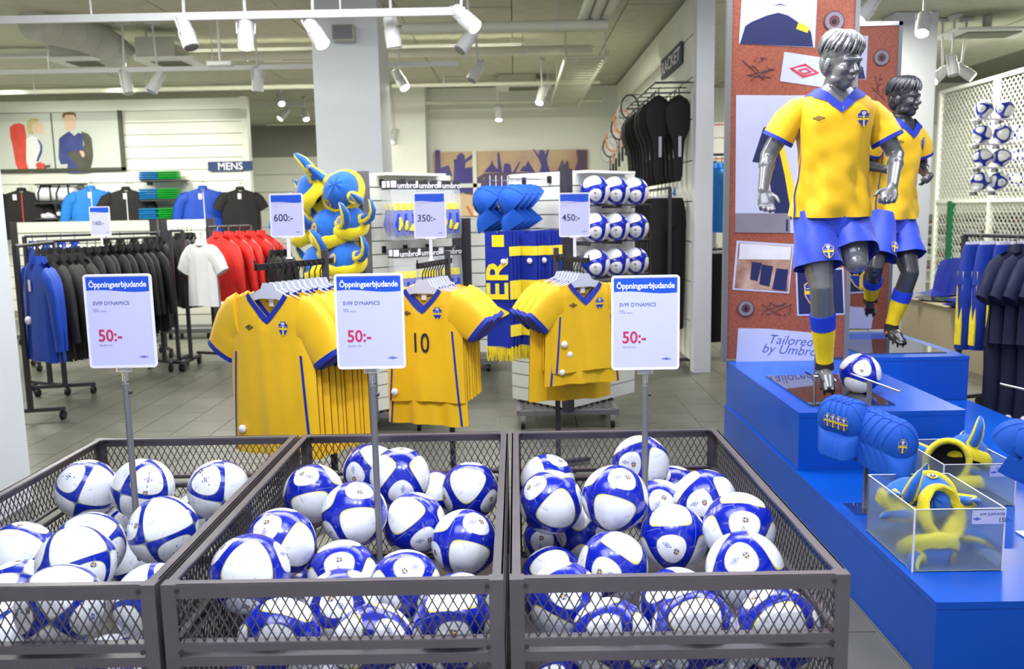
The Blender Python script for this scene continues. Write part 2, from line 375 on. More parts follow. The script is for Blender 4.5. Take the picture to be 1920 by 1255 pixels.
# round duct with bend
p0, p1, p2 = at(60, 40, 9.4), at(150, 62, 10.0), at(226, 100, 10.4)
t = thing('ventilation_duct', 'round grey ventilation duct bending down between two ceiling units', 'duct', p1)
P = [p0 - p1, (p0 - p1) * .5, Vector((0, 0, 0)), (p2 - p1) * .45 + Vector((0, 0, .03)), (p2 - p1) * .85 + Vector((0, 0, -.02)), (p2 - p1) * 1.0 + Vector((.05, 0, -.1))]
MB().tube(P, .19, 20).obj('duct_pipe', DUCTM, t)
for k in (.15, .35, .55, .75, .92):
    i = min(int(k * 5), 4); q = P[i].lerp(P[i + 1], k * 5 - i); d = (P[i + 1] - P[i]).normalized()
    MB().tube([q - d * .012, q + d * .012], .198, 20).obj('duct_seam', DUCTM, t)
MB().cyl((0, 0, .15), (0, 0, ZC - p1.z), .01, 6).obj('hanger_rod', FIXT, t)
def acbox(x0, y0, x1, y1, Y, label):
    a, b = at(x0, y0, Y), at(x1, y1, Y); w = b.x - a.x; h = a.z - b.z
    t = thing('ceiling_unit', label, 'air conditioner', ((a.x + b.x) / 2, Y + w / 2, b.z))
    MB().box((0, 0, h / 2), (w, w, h)).obj('housing', DUCTM, t, False)
    MB().box((.1, 0, -.02), (w * 1.5, w * 1.15, .04)).obj('grille_frame', WHITE, t, False)
    for k in range(5): MB().box((.1, -w * .35 + k * w * .17, -.045), (w * .8, .02, .012)).obj('louvre', CEILD, t, False)
    for sx in (-1, 1): MB().cyl((sx * w * .4, 0, h), (sx * w * .4, 0, ZC - b.z), .01, 6).obj('hanger_rod', FIXT, t)
acbox(91, 74, 167, 106, 10.2, 'grey ceiling air unit left of the round duct')
acbox(252, 69, 328, 106, 10.2, 'grey ceiling air unit right of the round duct')
acbox(475, 55, 592, 88, 11.8, 'pale ceiling air unit behind the lit spotlight left of the column')
acbox(935, 140, 1005, 156, 14.2, 'small pale ceiling air unit at the back above the crowd poster')
a = at(1850, 62, 10.5)
t = thing('ceiling_vent', 'square white ceiling vent above the ball cage at right', 'vent', (a.x, 10.5, a.z))
MB().box((0, 0, 0), (.95, .6, .03)).obj('frame', WHITE, t, False); MB().box((0, 0, -.02), (.6, .36, .02)).obj('grille', CEILD, t, False)
MB().cyl((0, 0, 0), (0, 0, ZC - a.z), .05, 10).obj('duct_neck', DUCTM, t)
# wall speaker on the middle column
a = at(644, 62, 8.9); t = thing('wall_speaker', 'pale grey loudspeaker mounted high on the middle column', 'speaker', (a.x, 8.9, a.z))
MB().box((0, .02, 0), (.21, .14, .15)).obj('cabinet', DUCTM, t, False); MB().box((0, -.055, 0), (.19, .01, .13)).obj('grille', GREY, t, False); MB().cyl((0, .05, 0), (0, .11, 0), .02).obj('bracket', FIXT, t)
# ------------------------------------------------------------------ spotlights
def spotlight(px, py, Y, tilt, yaw, lit, label, s=1.0):
    p = at(px, py, Y)
    if lit: tilt = -abs(tilt) - R(12)
    t = thing('spotlight', label, 'spotlight', p, yaw)
    q = Euler((tilt, 0, 0)).to_matrix()          # barrel axis points down, tilted
    top, bot = q @ Vector((0, 0, .12 * s)), q @ Vector((0, 0, -.12 * s))
    b = MB().tube([top, q @ Vector((0, 0, .10 * s)), q @ Vector((0, 0, .02 * s)), q @ Vector((0, 0, .018 * s)), bot], [.045 * s, .055 * s, .055 * s, .062 * s, .062 * s], 16, cap=True); b.obj('barrel', FIXT, t)
    MB().tube([bot, bot + (bot - top).normalized() * .006], [.055 * s, .05 * s], 16).obj('lens', LENS if lit else LENSOFF, t)
    h = ZC - p.z - .02
    MB().cyl(top * .4, (0, 0, h), .012 * s, 8).obj('stem', FIXT, t)
    MB().box((0, 0, h), (.05, .16 * s, .035)).obj('track_adapter', FIXT, t, False)
    y = MB(); y.tube([q @ Vector((-.066 * s, 0, -.01)), q @ Vector((-.07 * s, 0, .12 * s)), q @ Vector((0, 0, .16 * s)), q @ Vector((.07 * s, 0, .12 * s)), q @ Vector((.066 * s, 0, -.01))], .008 * s, 6); y.obj('yoke', FIXT, t)
    return t
for args in (
    (350, 62, 7.0, R(-22), R(60), 0, 'unlit white spotlight above the round duct end, first on the nearest track'),
    (461, 62, 7.0, R(14), R(10), 1, 'lit white spotlight pointing straight down, second on the nearest track'),
    (592, 62, 7.0, R(28), R(50), 1, 'lit white spotlight tilted right at the left edge of the column top'),
    (735, 60, 7.2, R(8), R(-60), 0, 'unlit white spotlight at the right edge of the column top'),
    (872, 34, 7.0, R(38), R(60), 1, 'lit white spotlight tilted far right at the end of the nearest track'),
    (876, 76, 8.2, R(-40), R(-60), 0, 'unlit white spotlight hanging right below the end of the nearest track'),
    (893, 134, 10.2, R(-32), R(-60), 0, 'unlit white spotlight in the middle of the ceiling above the crowd poster'),
    (751, 150, 10.5, R(24), R(50), 1, 'lit white spotlight just right of the middle column'),
    (237, 155, 9.9, R(-12), R(70), 0, 'left of two unlit grey spotlights above the menswear wall'),
    (293, 154, 9.9, R(-30), R(-60), 0, 'right of two unlit grey spotlights above the menswear wall'),
    (483, 150, 9.9, R(8), R(40), 0, 'unlit grey spotlight above the right end of the menswear wall'),
    (527, 186, 15.5, R(30), R(20), 1, 'upper lit spotlight in the back room left of the column'),
    (532, 214, 16.5, R(30), R(-50), 1, 'lower left lit spotlight in the back room left of the column'),
    (572, 214, 16.5, R(20), R(30), 1, 'lower right lit spotlight in the back room left of the column'),
    (935, 212, 14.6, R(6), 0, 1, 'small lit spotlight pointing down over the crowd poster'),
    (1015, 180, 12.8, R(20), R(-30), 1, 'lit white spotlight left of the cable tray'),
    (737, 255, 15.0, R(20), R(-30), 1, 'small lit spotlight low beside the right face of the column'),
    (1624, 22, 7.6, R(34), R(-60), 1, 'lit spotlight right beside the top of the first cork display panel'),
    (1731, 44, 8.4, R(22), R(-30), 1, 'lit spotlight in front of the white column behind the mannequins'),
    (1762, 140, 10.6, R(40), R(-70), 1, 'left lit spotlight of the cluster beside the ball cage'),
    (1786, 122, 10.4, R(-14), R(20), 0, 'middle unlit spotlight of the cluster beside the ball cage'),
    (1808, 134, 10.6, R(40), R(70), 1, 'right lit spotlight of the cluster beside the ball cage'),
    ):
    spotlight(*args)
for x, lb in ((-6.6, 'left'), (-3.6, 'middle'), (-1.0, 'right')):  # invented housings, added only to give the back fill lights a body
    t = thing('fill_housing', lb + ' slim housing added over a fill light in the back half of the ceiling', 'lamp', (x, 11.3, 3.63), 0, 'added fill light housings')
    MB().box((0, 0, .03), (2.3, .14, .05)).obj('housing', FIXT, t, False)
    for sx in (-1, 1): MB().cyl((sx, 0, .05), (sx, 0, .12), .01, 6).obj('hanger_rod', FIXT, t)
a = at(413, 120, 9.0)
t = thing('hanging_lamp', 'flat grey lamp hanging on a pole in front of the second track', 'lamp', a)
MB().box((0, 0, 0), (.24, .1, .04)).obj('lamp_body', FIXT, t, False); MB().cyl((0, 0, .02), (0, 0, ZC - a.z), .014, 8).obj('pole', FIXT, t); MB().box((0, -.052, -.005), (.2, .006, .015)).obj('diffuser', WHITE, t, False)
# ================================================================== wire bins
def mesh_panel(b, o, ux, uz, w, h, pit=.026, rat=1.9, wd=.0032, th=.0022):
    o, ux, uz = Vector(o), Vector(ux), Vector(uz); nrm = ux.cross(uz); H = pit * rat
    sl = H / pit; n = int((w + h / sl) / pit) + 2
    for s in (1, -1):
        for k in range(-1, n):
            x0 = k * pit - (h / sl if s > 0 else 0)
            pts = []
            for (xa, za) in ((x0, 0), (x0 + h / sl, h)): pts.append((xa if s > 0 else x0 + h / sl - (xa - x0), za))
            (xa, za), (xb, zb) = pts
            def clip(xa, za, xb, zb):
                if xa < 0: t = (0 - xa) / (xb - xa) if xb != xa else 0; xa, za = 0, za + t * (zb - za)
                if xa > w: t = (w - xa) / (xb - xa) if xb != xa else 0; xa, za = w, za + t * (zb - za)
                return xa, za
            if (xa < 0 and xb < 0) or (xa > w and xb > w): continue
            A = clip(xa, za, xb, zb); B = clip(xb, zb, xa, za)
            if abs(A[1] - B[1]) < .004: continue
            b.bar(o + ux * A[0] + uz * A[1] + nrm * (.001 * s), o + ux * B[0] + uz * B[1] + nrm * (.001 * s), wd, th, nrm)
BY0, BY1, BZ, BF = 2.055, 3.52, .75, .22
def wire_bin(x0, x1, label):
    t = thing('wire_bin', label, 'bin', ((x0 + x1) / 2, (BY0 + BY1) / 2, 0)); w, d = x1 - x0, BY1 - BY0; hx, hy = w / 2, d / 2
    a = .036
    for sx in (-1, 1):
        for sy in (-1, 1):
            b = MB().box((sx * (hx - a / 2), sy * (hy - .003), BZ / 2 - .003), (a, .006, BZ - .006)); b.box((sx * (hx - .003), sy * (hy - a / 2 - .003), BZ / 2 - .003), (.006, a - .006, BZ - .006)); b.box((sx * (hx - a / 2), sy * (hy - a / 2), BZ - .003), (a, a, .006)); b.obj('corner_post', STEEL, t, False)
            bolts = MB()
            for z in (.735, .575, .53): bolts.cyl((sx * (hx - a - .004), sy * (hy - .012), z), (sx * (hx - a - .004), sy * (hy + .004), z), .006, 8)
            bolts.obj('bolts', DARK, t)['kind'] = 'stuff'
    zr = ((BZ - .018, .036), (.585, .022), (.548, .026), (BF + .012, .024))
    for z, h in zr:
        for sy in (-1, 1):
            b = MB().box((0, sy * (hy - .003), z), (w - 2 * a, .006, h)); b.box((0, sy * (hy - .0145), z + h / 2 - .003), (w - 2 * a, .027, .006)); b.obj('rail', STEEL, t, False)
        for sx in (-1, 1):
            b = MB().box((sx * (hx - .003), 0, z), (.006, d - 2 * a, h)); b.box((sx * (hx - .0145), 0, z + h / 2 - .003), (.027, d - 2 * a, .006)); b.obj('rail', STEEL, t, False)
    for (z0, z1) in ((.594, .718), (BF + .02, .537)):
        for sy in (-1, 1):
            b = MB(); mesh_panel(b, (-hx + .03, sy * (hy - .012), z0), (1, 0, 0), (0, 0, 1), w - .06, z1 - z0); b.obj('mesh_panel', MESHM, t, False)['kind'] = 'stuff'
        for sx in (-1, 1):
            b = MB(); mesh_panel(b, (sx * (hx - .012), -hy + .03, z0), (0, 1, 0), (0, 0, 1), d - .06, z1 - z0); b.obj('mesh_panel', MESHM, t, False)['kind'] = 'stuff'
    MB().box((0, 0, BF - .006), (w - .01, d - .01, .01)).obj('bin_floor', STEEL, t, False)
    return t
BX = {'L': (-1.735, -.905), 'M': (-.89, -.045), 'R': (-.03, .807)}
wire_bin(*BX['L'], 'left grey wire mesh bin full of footballs, cut by the picture edge')
wire_bin(*BX['M'], 'middle grey wire mesh bin full of footballs')
wire_bin(*BX['R'], 'right grey wire mesh bin full of footballs beside the blue platform')
# ================================================================== footballs
def ball_mesh(name, m, r=.11, sub=5):
    bm = bmesh.new(); bmesh.ops.create_icosphere(bm, subdivisions=sub, radius=1)
    ph = (1 + 5 ** .5) / 2
    cs = [Vector(p).normalized() for p in [(0, s1, s2 * ph) for s1 in (-1, 1) for s2 in (-1, 1)] + [(s1, s2 * ph, 0) for s1 in (-1, 1) for s2 in (-1, 1)] + [(s2 * ph, 0, s1) for s1 in (-1, 1) for s2 in (-1, 1)]]
    hx = [Vector(p).normalized() for p in [(a, b, c) for a in (-1, 1) for b in (-1, 1) for c in (-1, 1)] + [(0, s1 / ph, s2 * ph) for s1 in (-1, 1) for s2 in (-1, 1)] + [(s1 / ph, s2 * ph, 0) for s1 in (-1, 1) for s2 in (-1, 1)] + [(s2 * ph, 0, s1 / ph) for s1 in (-1, 1) for s2 in (-1, 1)]]
    rot = Euler((.0, .0, .0)).to_matrix()
    seam = []
    for v in bm.verts:
        n = v.co.normalized(); q = rot @ n
        ds = sorted([math.acos(max(-1, min(1, q.dot(k)))) for k in hx] + [math.acos(max(-1, min(1, q.dot(k)))) + .055 for k in cs])
        e = ds[1] - ds[0]; seam.append(e)
        v.co = n * (r * (1 - .009 * math.exp(-(e / .035) ** 2)))
    for f in bm.faces: f.smooth = True
    me = bpy.data.meshes.new(name); bm.to_mesh(me); bm.free()
    at_ = me.attributes.new('seam', 'FLOAT', 'POINT'); at_.data.foreach_set('value', seam)
    me.materials.append(m); return me
def ball_mat(name, white, blue, yellow, hi, lo, ylw, disc):
    m = bpy.data.materials.new(name); m.use_nodes = True; nt = m.node_tree; N = nt.nodes; Lk = nt.links; b = N['Principled BSDF']
    b.inputs['Roughness'].default_value = .22; b.inputs['Coat Weight'].default_value = .35; b.inputs['Coat Roughness'].default_value = .1
    tc = N.new('ShaderNodeTexCoord'); nv = N.new('ShaderNodeVectorMath'); nv.operation = 'NORMALIZE'; Lk.new(tc.outputs['Object'], nv.inputs[0])
    sp = N.new('ShaderNodeSeparateXYZ'); Lk.new(nv.outputs[0], sp.inputs[0])
    def mt(op, a, c):
        n = N.new('ShaderNodeMath'); n.operation = op
        for i, v in enumerate((a, c)):
            if isinstance(v, (int, float)): n.inputs[i].default_value = v
            else: Lk.new(v, n.inputs[i])
        return n.outputs[0]
    f = mt('MULTIPLY', mt('MULTIPLY', sp.outputs[0], sp.outputs[1]), sp.outputs[2])
    def mix(fac, c1, c2):
        n = N.new('ShaderNodeMix'); n.data_type = 'RGBA'; Lk.new(fac, n.inputs[0])
        for i, c in ((6, c1), (7, c2)):
            if isinstance(c, tuple): n.inputs[i].default_value = (*lin(c), 1)
            else: Lk.new(c, n.inputs[i])
        return n.outputs[2]
    def step(x, e, w=.003):
        n = N.new('ShaderNodeMapRange'); n.inputs[1].default_value = e - w; n.inputs[2].default_value = e + w; Lk.new(x, n.inputs[0]); return n.outputs[0]
    c = mix(step(f, hi - ylw), blue, yellow)
    c = mix(step(f, hi), c, white)
    inv = mt('MULTIPLY', f, -1)
    c = mix(step(inv, lo - .007, .002), c, (120, 122, 150) if disc else yellow)
    c = mix(step(inv, lo, .002), c, white)
    at_ = N.new('ShaderNodeAttribute'); at_.attribute_name = 'seam'
    se = N.new('ShaderNodeMapRange'); se.inputs[1].default_value = 0; se.inputs[2].default_value = .03; se.inputs[3].default_value = .55; se.inputs[4].default_value = 0; Lk.new(at_.outputs['Fac'], se.inputs[0])
    c = mix(se.outputs[0], c, (150, 152, 170))
    Lk.new(c, b.inputs['Base Color'])
    return m
BALLA = ball_mesh('football', ball_mat('football_print', (236, 238, 242), (4, 30, 168), (222, 214, 70), .034, .102, .011, True))
BALLB = ball_mesh('football_ring', ball_mat('football_print_ring', (234, 236, 240), (6, 38, 164), (196, 196, 110), .006, .072, .004, False))
TD = [Vector(p).normalized() for p in ((1, 1, 1), (1, -1, -1), (-1, 1, -1), (-1, -1, 1))]
def emblem_mesh(r, big):
    b = MB()
    for k, td in enumerate(TD):
        n = (-td) ; u = n.orthogonal().normalized(); w = n.cross(u)
        def sf(x, z, off=.0006): return (n * r + u * x + w * z).normalized() * (r * .9985 + off)
        b.mi(0)
        ww, hh, dx = (.030, .014, 0) if big else (.017, .008, -.018)
        for q in diamond(dx, 0 if big else .004, ww, hh, .0028 if big else .0017): b.poly([sf(*p) for p in q])
        if not big or k % 2 == 0:
            for j, (mi, pg) in enumerate(crest_layers(.017 if not big else .05, -.002, .0085, .0105)): b.mi(mi); b.poly([sf(x, z, .0006 + .0002 * min(j, 4)) for x, z in pg])
    return b.mesh('ball_emblem', EMB, False)
EMA = emblem_mesh(.11, False); EMBL = emblem_mesh(.11, True)
def football(loc, label, group=None, spec=None, kind='A', scale=1.0, q=None):
    loc = Vector(loc)
    t = link('football', BALLA if kind == 'A' else BALLB); t.location = loc; t.scale = (scale,) * 3
    if q is None:
        q = Quaternion((random.gauss(0, 1), random.gauss(0, 1), random.gauss(0, 1), random.gauss(0, 1))).normalized()
    if spec:
        kd, px, py = spec; d = FWD + RT * ((px - 960) / F_PX) + UP * ((627.5 - py) / F_PX); d.normalize()
        oc = EYE - loc; bb = oc.dot(d); cc = oc.dot(oc) - .0121; D = bb * bb - cc
        if D <= 0: tp = EYE + d * (-bb); nrm = (tp - loc).normalized()
        else: nrm = (EYE + d * (-bb - D ** .5) - loc).normalized()
        ax = TD[0] if kd == 'W' else -TD[0]
        q = nrm.rotation_difference(nrm) @ Quaternion(nrm, random.uniform(0, 6.28)) @ ax.rotation_difference(nrm)
    t.rotation_mode = 'QUATERNION'; t.rotation_quaternion = q
    link('ball_print', EMA if kind == 'A' else EMBL, t)['kind'] = 'stuff'
    return tag(t, label, 'football', group)
for k, p, sp, lb in (
 ('L', (-1.6, 3.133, 0.655), ('W', 195, 915), 'at the back left corner of the left wire bin'),
 ('L', (-1.367, 3.075, 0.673), ('D', 278, 900), 'in the left bin, right behind the sign pole, big blue ring on top'),
 ('L', (-1.106, 3.114, 0.651), ('D', 385, 900), 'farthest back right in the left bin, against the back mesh'),
 ('L', (-1.276, 3.385, 0.457), None, 'in the left bin, low behind the sign pole near the back right'),
 ('L', (-1.102, 3.252, 0.48), None, 'in the left bin, half hidden beside the right rail at the back'),
 ('L', (-1.153, 2.72, 0.645), ('W', 310, 965), 'in the left bin, just in front of the sign pole'),
 ('L', (-1.382, 2.691, 0.605), ('W', 165, 990), 'in the middle of the left bin, left of the ball at the pole'),
 ('L', (-1.488, 3.154, 0.466), None, 'in the left bin, mostly hidden in the gap at the centre left'),
 ('L', (-1.343, 2.988, 0.43), ('D', 300, 1010), 'in the left bin, low, in front of the ball at the pole'),
 ('L', (-1.6, 2.679, 0.581), ('W', 20, 1030), 'at the left rim of the left bin, cut by the picture edge'),
 ('L', (-1.302, 2.45, 0.647), ('W', 140, 1010), 'in the left bin, second row from the front, above the front rail'),
 ('L', (-1.502, 2.488, 0.531), None, 'at the far left front of the left bin, cut by the front rail'),
 ('L', (-1.216, 2.19, 0.636), ('W', 110, 1090), 'at the front of the left bin, largest one behind the front mesh'),
 ('L', (-1.048, 2.369, 0.562), None, 'at the front right corner of the left bin beside its corner post'),
 ('L', (-1.434, 2.283, 0.491), None, 'at the left picture edge behind the front mesh of the left bin'),
 ('L', (-1.198, 2.383, 0.34), None, 'at the bottom behind the left bin front mesh, only its top showing'),
 ('L', (-1.304, 2.19, 0.34), None, 'lowest at the left picture corner below the mid rail of the left bin'),
 ('L', (-1.068, 2.19, 0.34), None, 'lowest behind the lower mesh of the left bin, right of its neighbour'),
 ('M', (-0.755, 3.102, 0.633), ('D', 573, 890), 'at the left back of the middle bin, disc facing up left'),
 ('M', (-0.586, 3.361, 0.636), ('D', 662, 890), 'farthest back in the middle bin, left of the sign pole'),
 ('M', (-0.438, 3.11, 0.688), ('D', 753, 926), 'at the back of the middle bin, just right of the sign pole'),
 ('M', (-0.19, 3.241, 0.59), ('W', 875, 905), 'at the back right corner of the middle bin'),
 ('M', (-0.341, 3.385, 0.514), None, 'hidden low between the two right back balls of the middle bin'),
 ('M', (-0.558, 2.847, 0.645), ('D', 674, 916), 'in the middle bin, just left of the sign pole'),
 ('M', (-0.369, 2.934, 0.574), ('D', 797, 1015), 'in the middle bin, just right of the sign pole, below the back ball'),
 ('M', (-0.187, 2.792, 0.559), ('D', 895, 979), 'at the right rim of the middle bin, disc facing up right'),
 ('M', (-0.755, 2.643, 0.625), ('D', 498, 988), 'in the middle bin, left row, leaning on the side mesh, disc facing left'),
 ('M', (-0.755, 2.329, 0.66), ('W', 465, 1060), 'at the front left corner of the middle bin, big white patch facing front'),
 ('M', (-0.561, 2.626, 0.523), ('D', 636, 1060), 'in the front row of the middle bin, left of centre, disc facing front'),
 ('M', (-0.355, 2.549, 0.518), ('D', 768, 1066), 'in the front row of the middle bin, right of centre, disc facing front'),
 ('M', (-0.18, 2.417, 0.498), ('D', 873, 1085), 'at the front right corner of the middle bin, mostly below the rail'),
 ('M', (-0.643, 2.19, 0.532), ('D', 515, 1205), 'behind the front mesh of the middle bin, lower left'),
 ('M', (-0.396, 2.19, 0.513), ('D', 733, 1193), 'behind the front mesh of the middle bin, lower centre'),
 ('M', (-0.18, 2.19, 0.56), ('D', 850, 1200), 'behind the front mesh of the middle bin, lower right'),
 ('M', (-0.516, 2.377, 0.533), ('D', 630, 1128), 'behind the front rail of the middle bin, left of centre, cut by the rail'),
 ('M', (-0.755, 2.733, 0.391), None, 'deep in the middle bin beside the left mesh'),
 ('M', (-0.755, 2.19, 0.342), None, 'lowest left below the mid rail of the middle bin'),
 ('M', (-0.535, 2.19, 0.34), None, 'second from the left below the mid rail of the middle bin'),
 ('M', (-0.357, 2.32, 0.34), None, 'third from the left below the mid rail of the middle bin'),
 ('M', (-0.18, 2.19, 0.34), None, 'lowest right below the mid rail of the middle bin'),
 ('R', (0.106, 2.921, 0.65), ('D', 999, 911), 'at the left rim of the right bin, disc facing up left'),
 ('R', (0.109, 3.385, 0.575), ('D', 1046, 860), 'at the back left corner of the right bin'),
 ('R', (0.314, 2.814, 0.696), ('D', 1168, 895), 'in the right bin, left of the sign pole, disc facing up right'),
 ('R', (0.469, 3.305, 0.667), ('D', 1180, 870), 'farthest back in the right bin behind the sign pole'),
 ('R', (0.649, 2.977, 0.626), ('D', 1312, 945), 'in the right bin at the back right, disc facing front'),
 ('R', (0.611, 3.385, 0.519), None, 'hidden at the back of the right bin, left of the right back ball'),
 ('R', (0.51, 3.127, 0.545), ('D', 1240, 940), 'low in the gap of the right bin just right of the sign pole'),
 ('R', (0.498, 2.75, 0.579), ('D', 1259, 1030), 'in the centre of the right bin, disc facing front'),
 ('R', (0.672, 2.605, 0.665), ('D', 1397, 986), 'at the right rim of the right bin, upper of the two there'),
 ('R', (0.637, 2.393, 0.621), ('D', 1389, 1047), 'at the front right corner of the right bin, disc facing front'),
 ('R', (0.287, 2.63, 0.536), ('D', 1134, 1075), 'in the front half of the right bin, left of centre, leaning on its neighbour'),
 ('R', (0.105, 2.802, 0.42), ('W', 1035, 1060), 'low at the left rim of the right bin, behind the front left ball'),
 ('R', (0.119, 2.376, 0.544), ('D', 1062, 1109), 'at the front left corner of the right bin, cut by the rail'),
 ('R', (0.118, 3.189, 0.405), ('D', 1015, 1018), 'deep at the back left of the right bin, in shadow'),
 ('R', (0.233, 3.036, 0.513), None, 'low in the gap of the right bin between its two left balls'),
 ('R', (0.451, 2.42, 0.502), ('D', 1230, 1100), 'behind the front rail of the right bin, centre'),
 ('R', (0.452, 2.19, 0.543), ('W', 1310, 1165), 'behind the front mesh of the right bin, centre'),
 ('R', (0.234, 2.19, 0.518), None, 'behind the front mesh of the right bin, lower left of centre'),
 ('R', (0.672, 2.19, 0.543), ('W', 1470, 1180), 'behind the front mesh of the right bin, lower right'),
 ('R', (0.105, 2.19, 0.34), None, 'lowest left below the mid rail of the right bin'),
 ('R', (0.367, 2.19, 0.34), None, 'lowest middle below the mid rail of the right bin'),
 ('R', (0.587, 2.19, 0.34), None, 'lowest right below the mid rail of the right bin'),
):
    football(p, ('blue-ringed football ' if k == 'L' else 'football ') + lb, {'L': 'footballs in the left bin', 'M': 'footballs in the middle bin', 'R': 'footballs in the right bin'}[k], sp, 'B' if k == 'L' else 'A')
# ================================================================== price signs
def rrect(w, h, r, n=4):
    out = []
    for cx, cz, a in ((w / 2 - r, h / 2 - r, 0), (-w / 2 + r, h / 2 - r, 90), (-w / 2 + r, -h / 2 + r, 180), (w / 2 - r, -h / 2 + r, 270)):
        out += [(cx + r * math.cos(R(a + 90 * i / n)), cz + r * math.sin(R(a + 90 * i / n))) for i in range(n + 1)]
    return out
def sign_face(t, w, h, zc, offer, price, small):
    ps = MB().prism(rrect(w - .012, h - .012, .004), -.002, .002).obj('paper', PAPER, t, False); ps.location.z = zc
    fr = MB(); o_, i_ = rrect(w, h, .012), rrect(w - .014, h - .014, .006); n = len(o_)
    for i in range(n):
        j = (i + 1) % n
        for (ya, yb) in ((-.004, .004),):
            A = [Vector((o_[i][0], ya, o_[i][1])), Vector((o_[j][0], ya, o_[j][1])), Vector((i_[j][0], ya, i_[j][1])), Vector((i_[i][0], ya, i_[i][1]))]
            B = [Vector((p.x, yb, p.z)) for p in A]
            fr.add(A + B, [(0, 1, 2, 3), (7, 6, 5, 4), (0, 4, 5, 1), (2, 6, 7, 3)])
    f = fr.obj('clear_frame', TAGW, t, False); f.location.z = zc
    hb = h * .145 if offer else h * .16
    y = -.0026; x0, x1, zt = -w / 2 + .009, w / 2 - .009, h / 2 - .010
    wave = [(x0 + (x1 - x0) * k / 14, zt - hb + .004 * math.sin(k / 14 * 5.2 + .6) * (w / .22)) for k in range(15)]
    hd = MB().poly([Vector((x0, y, zt)), *[Vector((px, y, pz)) for px, pz in wave], Vector((x1, y, zt))]).obj('header_band', SIGNBLUE, ps, False)
    dm = MB()
    for q in diamond(w * .31, -h * .385, w * .075, h * .014, h * .004): dm.poly([Vector((px, y, pz)) for px, pz in q])
    dm.obj('logo', SIGNBLUE, ps, False)
    if offer:
        text('header_text', 'Öppningserbjudande', w * .118, TAGW, ps, (0, y - .0006, zt - hb * .72), bold=.0007, align='CENTER', sx=.86)
        text('product_text', 'SVFF DYNAMICS', w * .078, SIGNTXT, ps, (-w * .385, y, h * .175), sx=.95)
        text('small_text', 'Fotboll', w * .028, LIGHTTXT, ps, (-w * .385, y, h * .125)); text('small_text', 'WHITE / ROYAL', w * .028, LIGHTTXT, ps, (-w * .385, y, h * .103))
        text('price_text', price, w * .245, SIGNRED, ps, (-w * .345, y, -h * .21), bold=.0010, sx=.95)
        text('small_text', small, w * .032, LIGHTTXT, ps, (-w * .345, y, -h * .262))
    else:
        text('small_text', 'SVFF HOME  2011', w * .062, LIGHTTXT, ps, (-w * .40, y, h * .26)); text('small_text', 'YELLOW', w * .045, LIGHTTXT, ps, (-w * .40, y, h * .20))
        text('price_text', price, w * .30, SIGNDK, ps, (-w * .40, y, -h * .13), bold=.0006, sx=.95)
def pole_sign(px, ptop, pbot, Y, w, h, base_z, label):
    a = at(px, (ptop + pbot) / 2, Y)
    t = thing('price_sign', label, 'sign', (a.x, Y, base_z)); zc = a.z - base_z
    sign_face(t, w, h, zc, True, '50:-', 'ORD.PRIS 150:-')
    zb = zc - h / 2
    MB().box((0, 0, zb - .006), (.05, .016, .014)).obj('holder_clip', ACRYL, t, False); MB().box((0, 0, zb - .028), (.016, .012, .036)).obj('holder_stem', ACRYL, t, False)
    MB().tube([(0, 0, zb - .022), (0, 0, zb - .06)], .006, 10).obj('upper_tube', CHROME, t); MB().tube([(0, 0, zb - .055), (0, 0, 0)], .0105, 12).obj('pole', GREY, t)
    k = MB().cyl((.008, 0, zb - .085), (.02, 0, zb - .085), .006, 10); k.obj('lock_screw', DARK, t)
    MB().cyl((0, 0, 0), (0, 0, .012), .06, 20).obj('foot', GREY, t)
    o = t
    return o
pole_sign(226, 514, 691, 2.90, .226, .314, BF + .001, 'clear framed 50 kronor offer sign on a pole in the left bin')
pole_sign(694, 512, 694, 2.78, .219, .306, BF + .001, 'clear framed 50 kronor offer sign on a pole in the middle bin')
pole_sign(1210, 514, 697, 2.90, .226, .316, BF + .001, 'clear framed 50 kronor offer sign on a pole in the right bin')
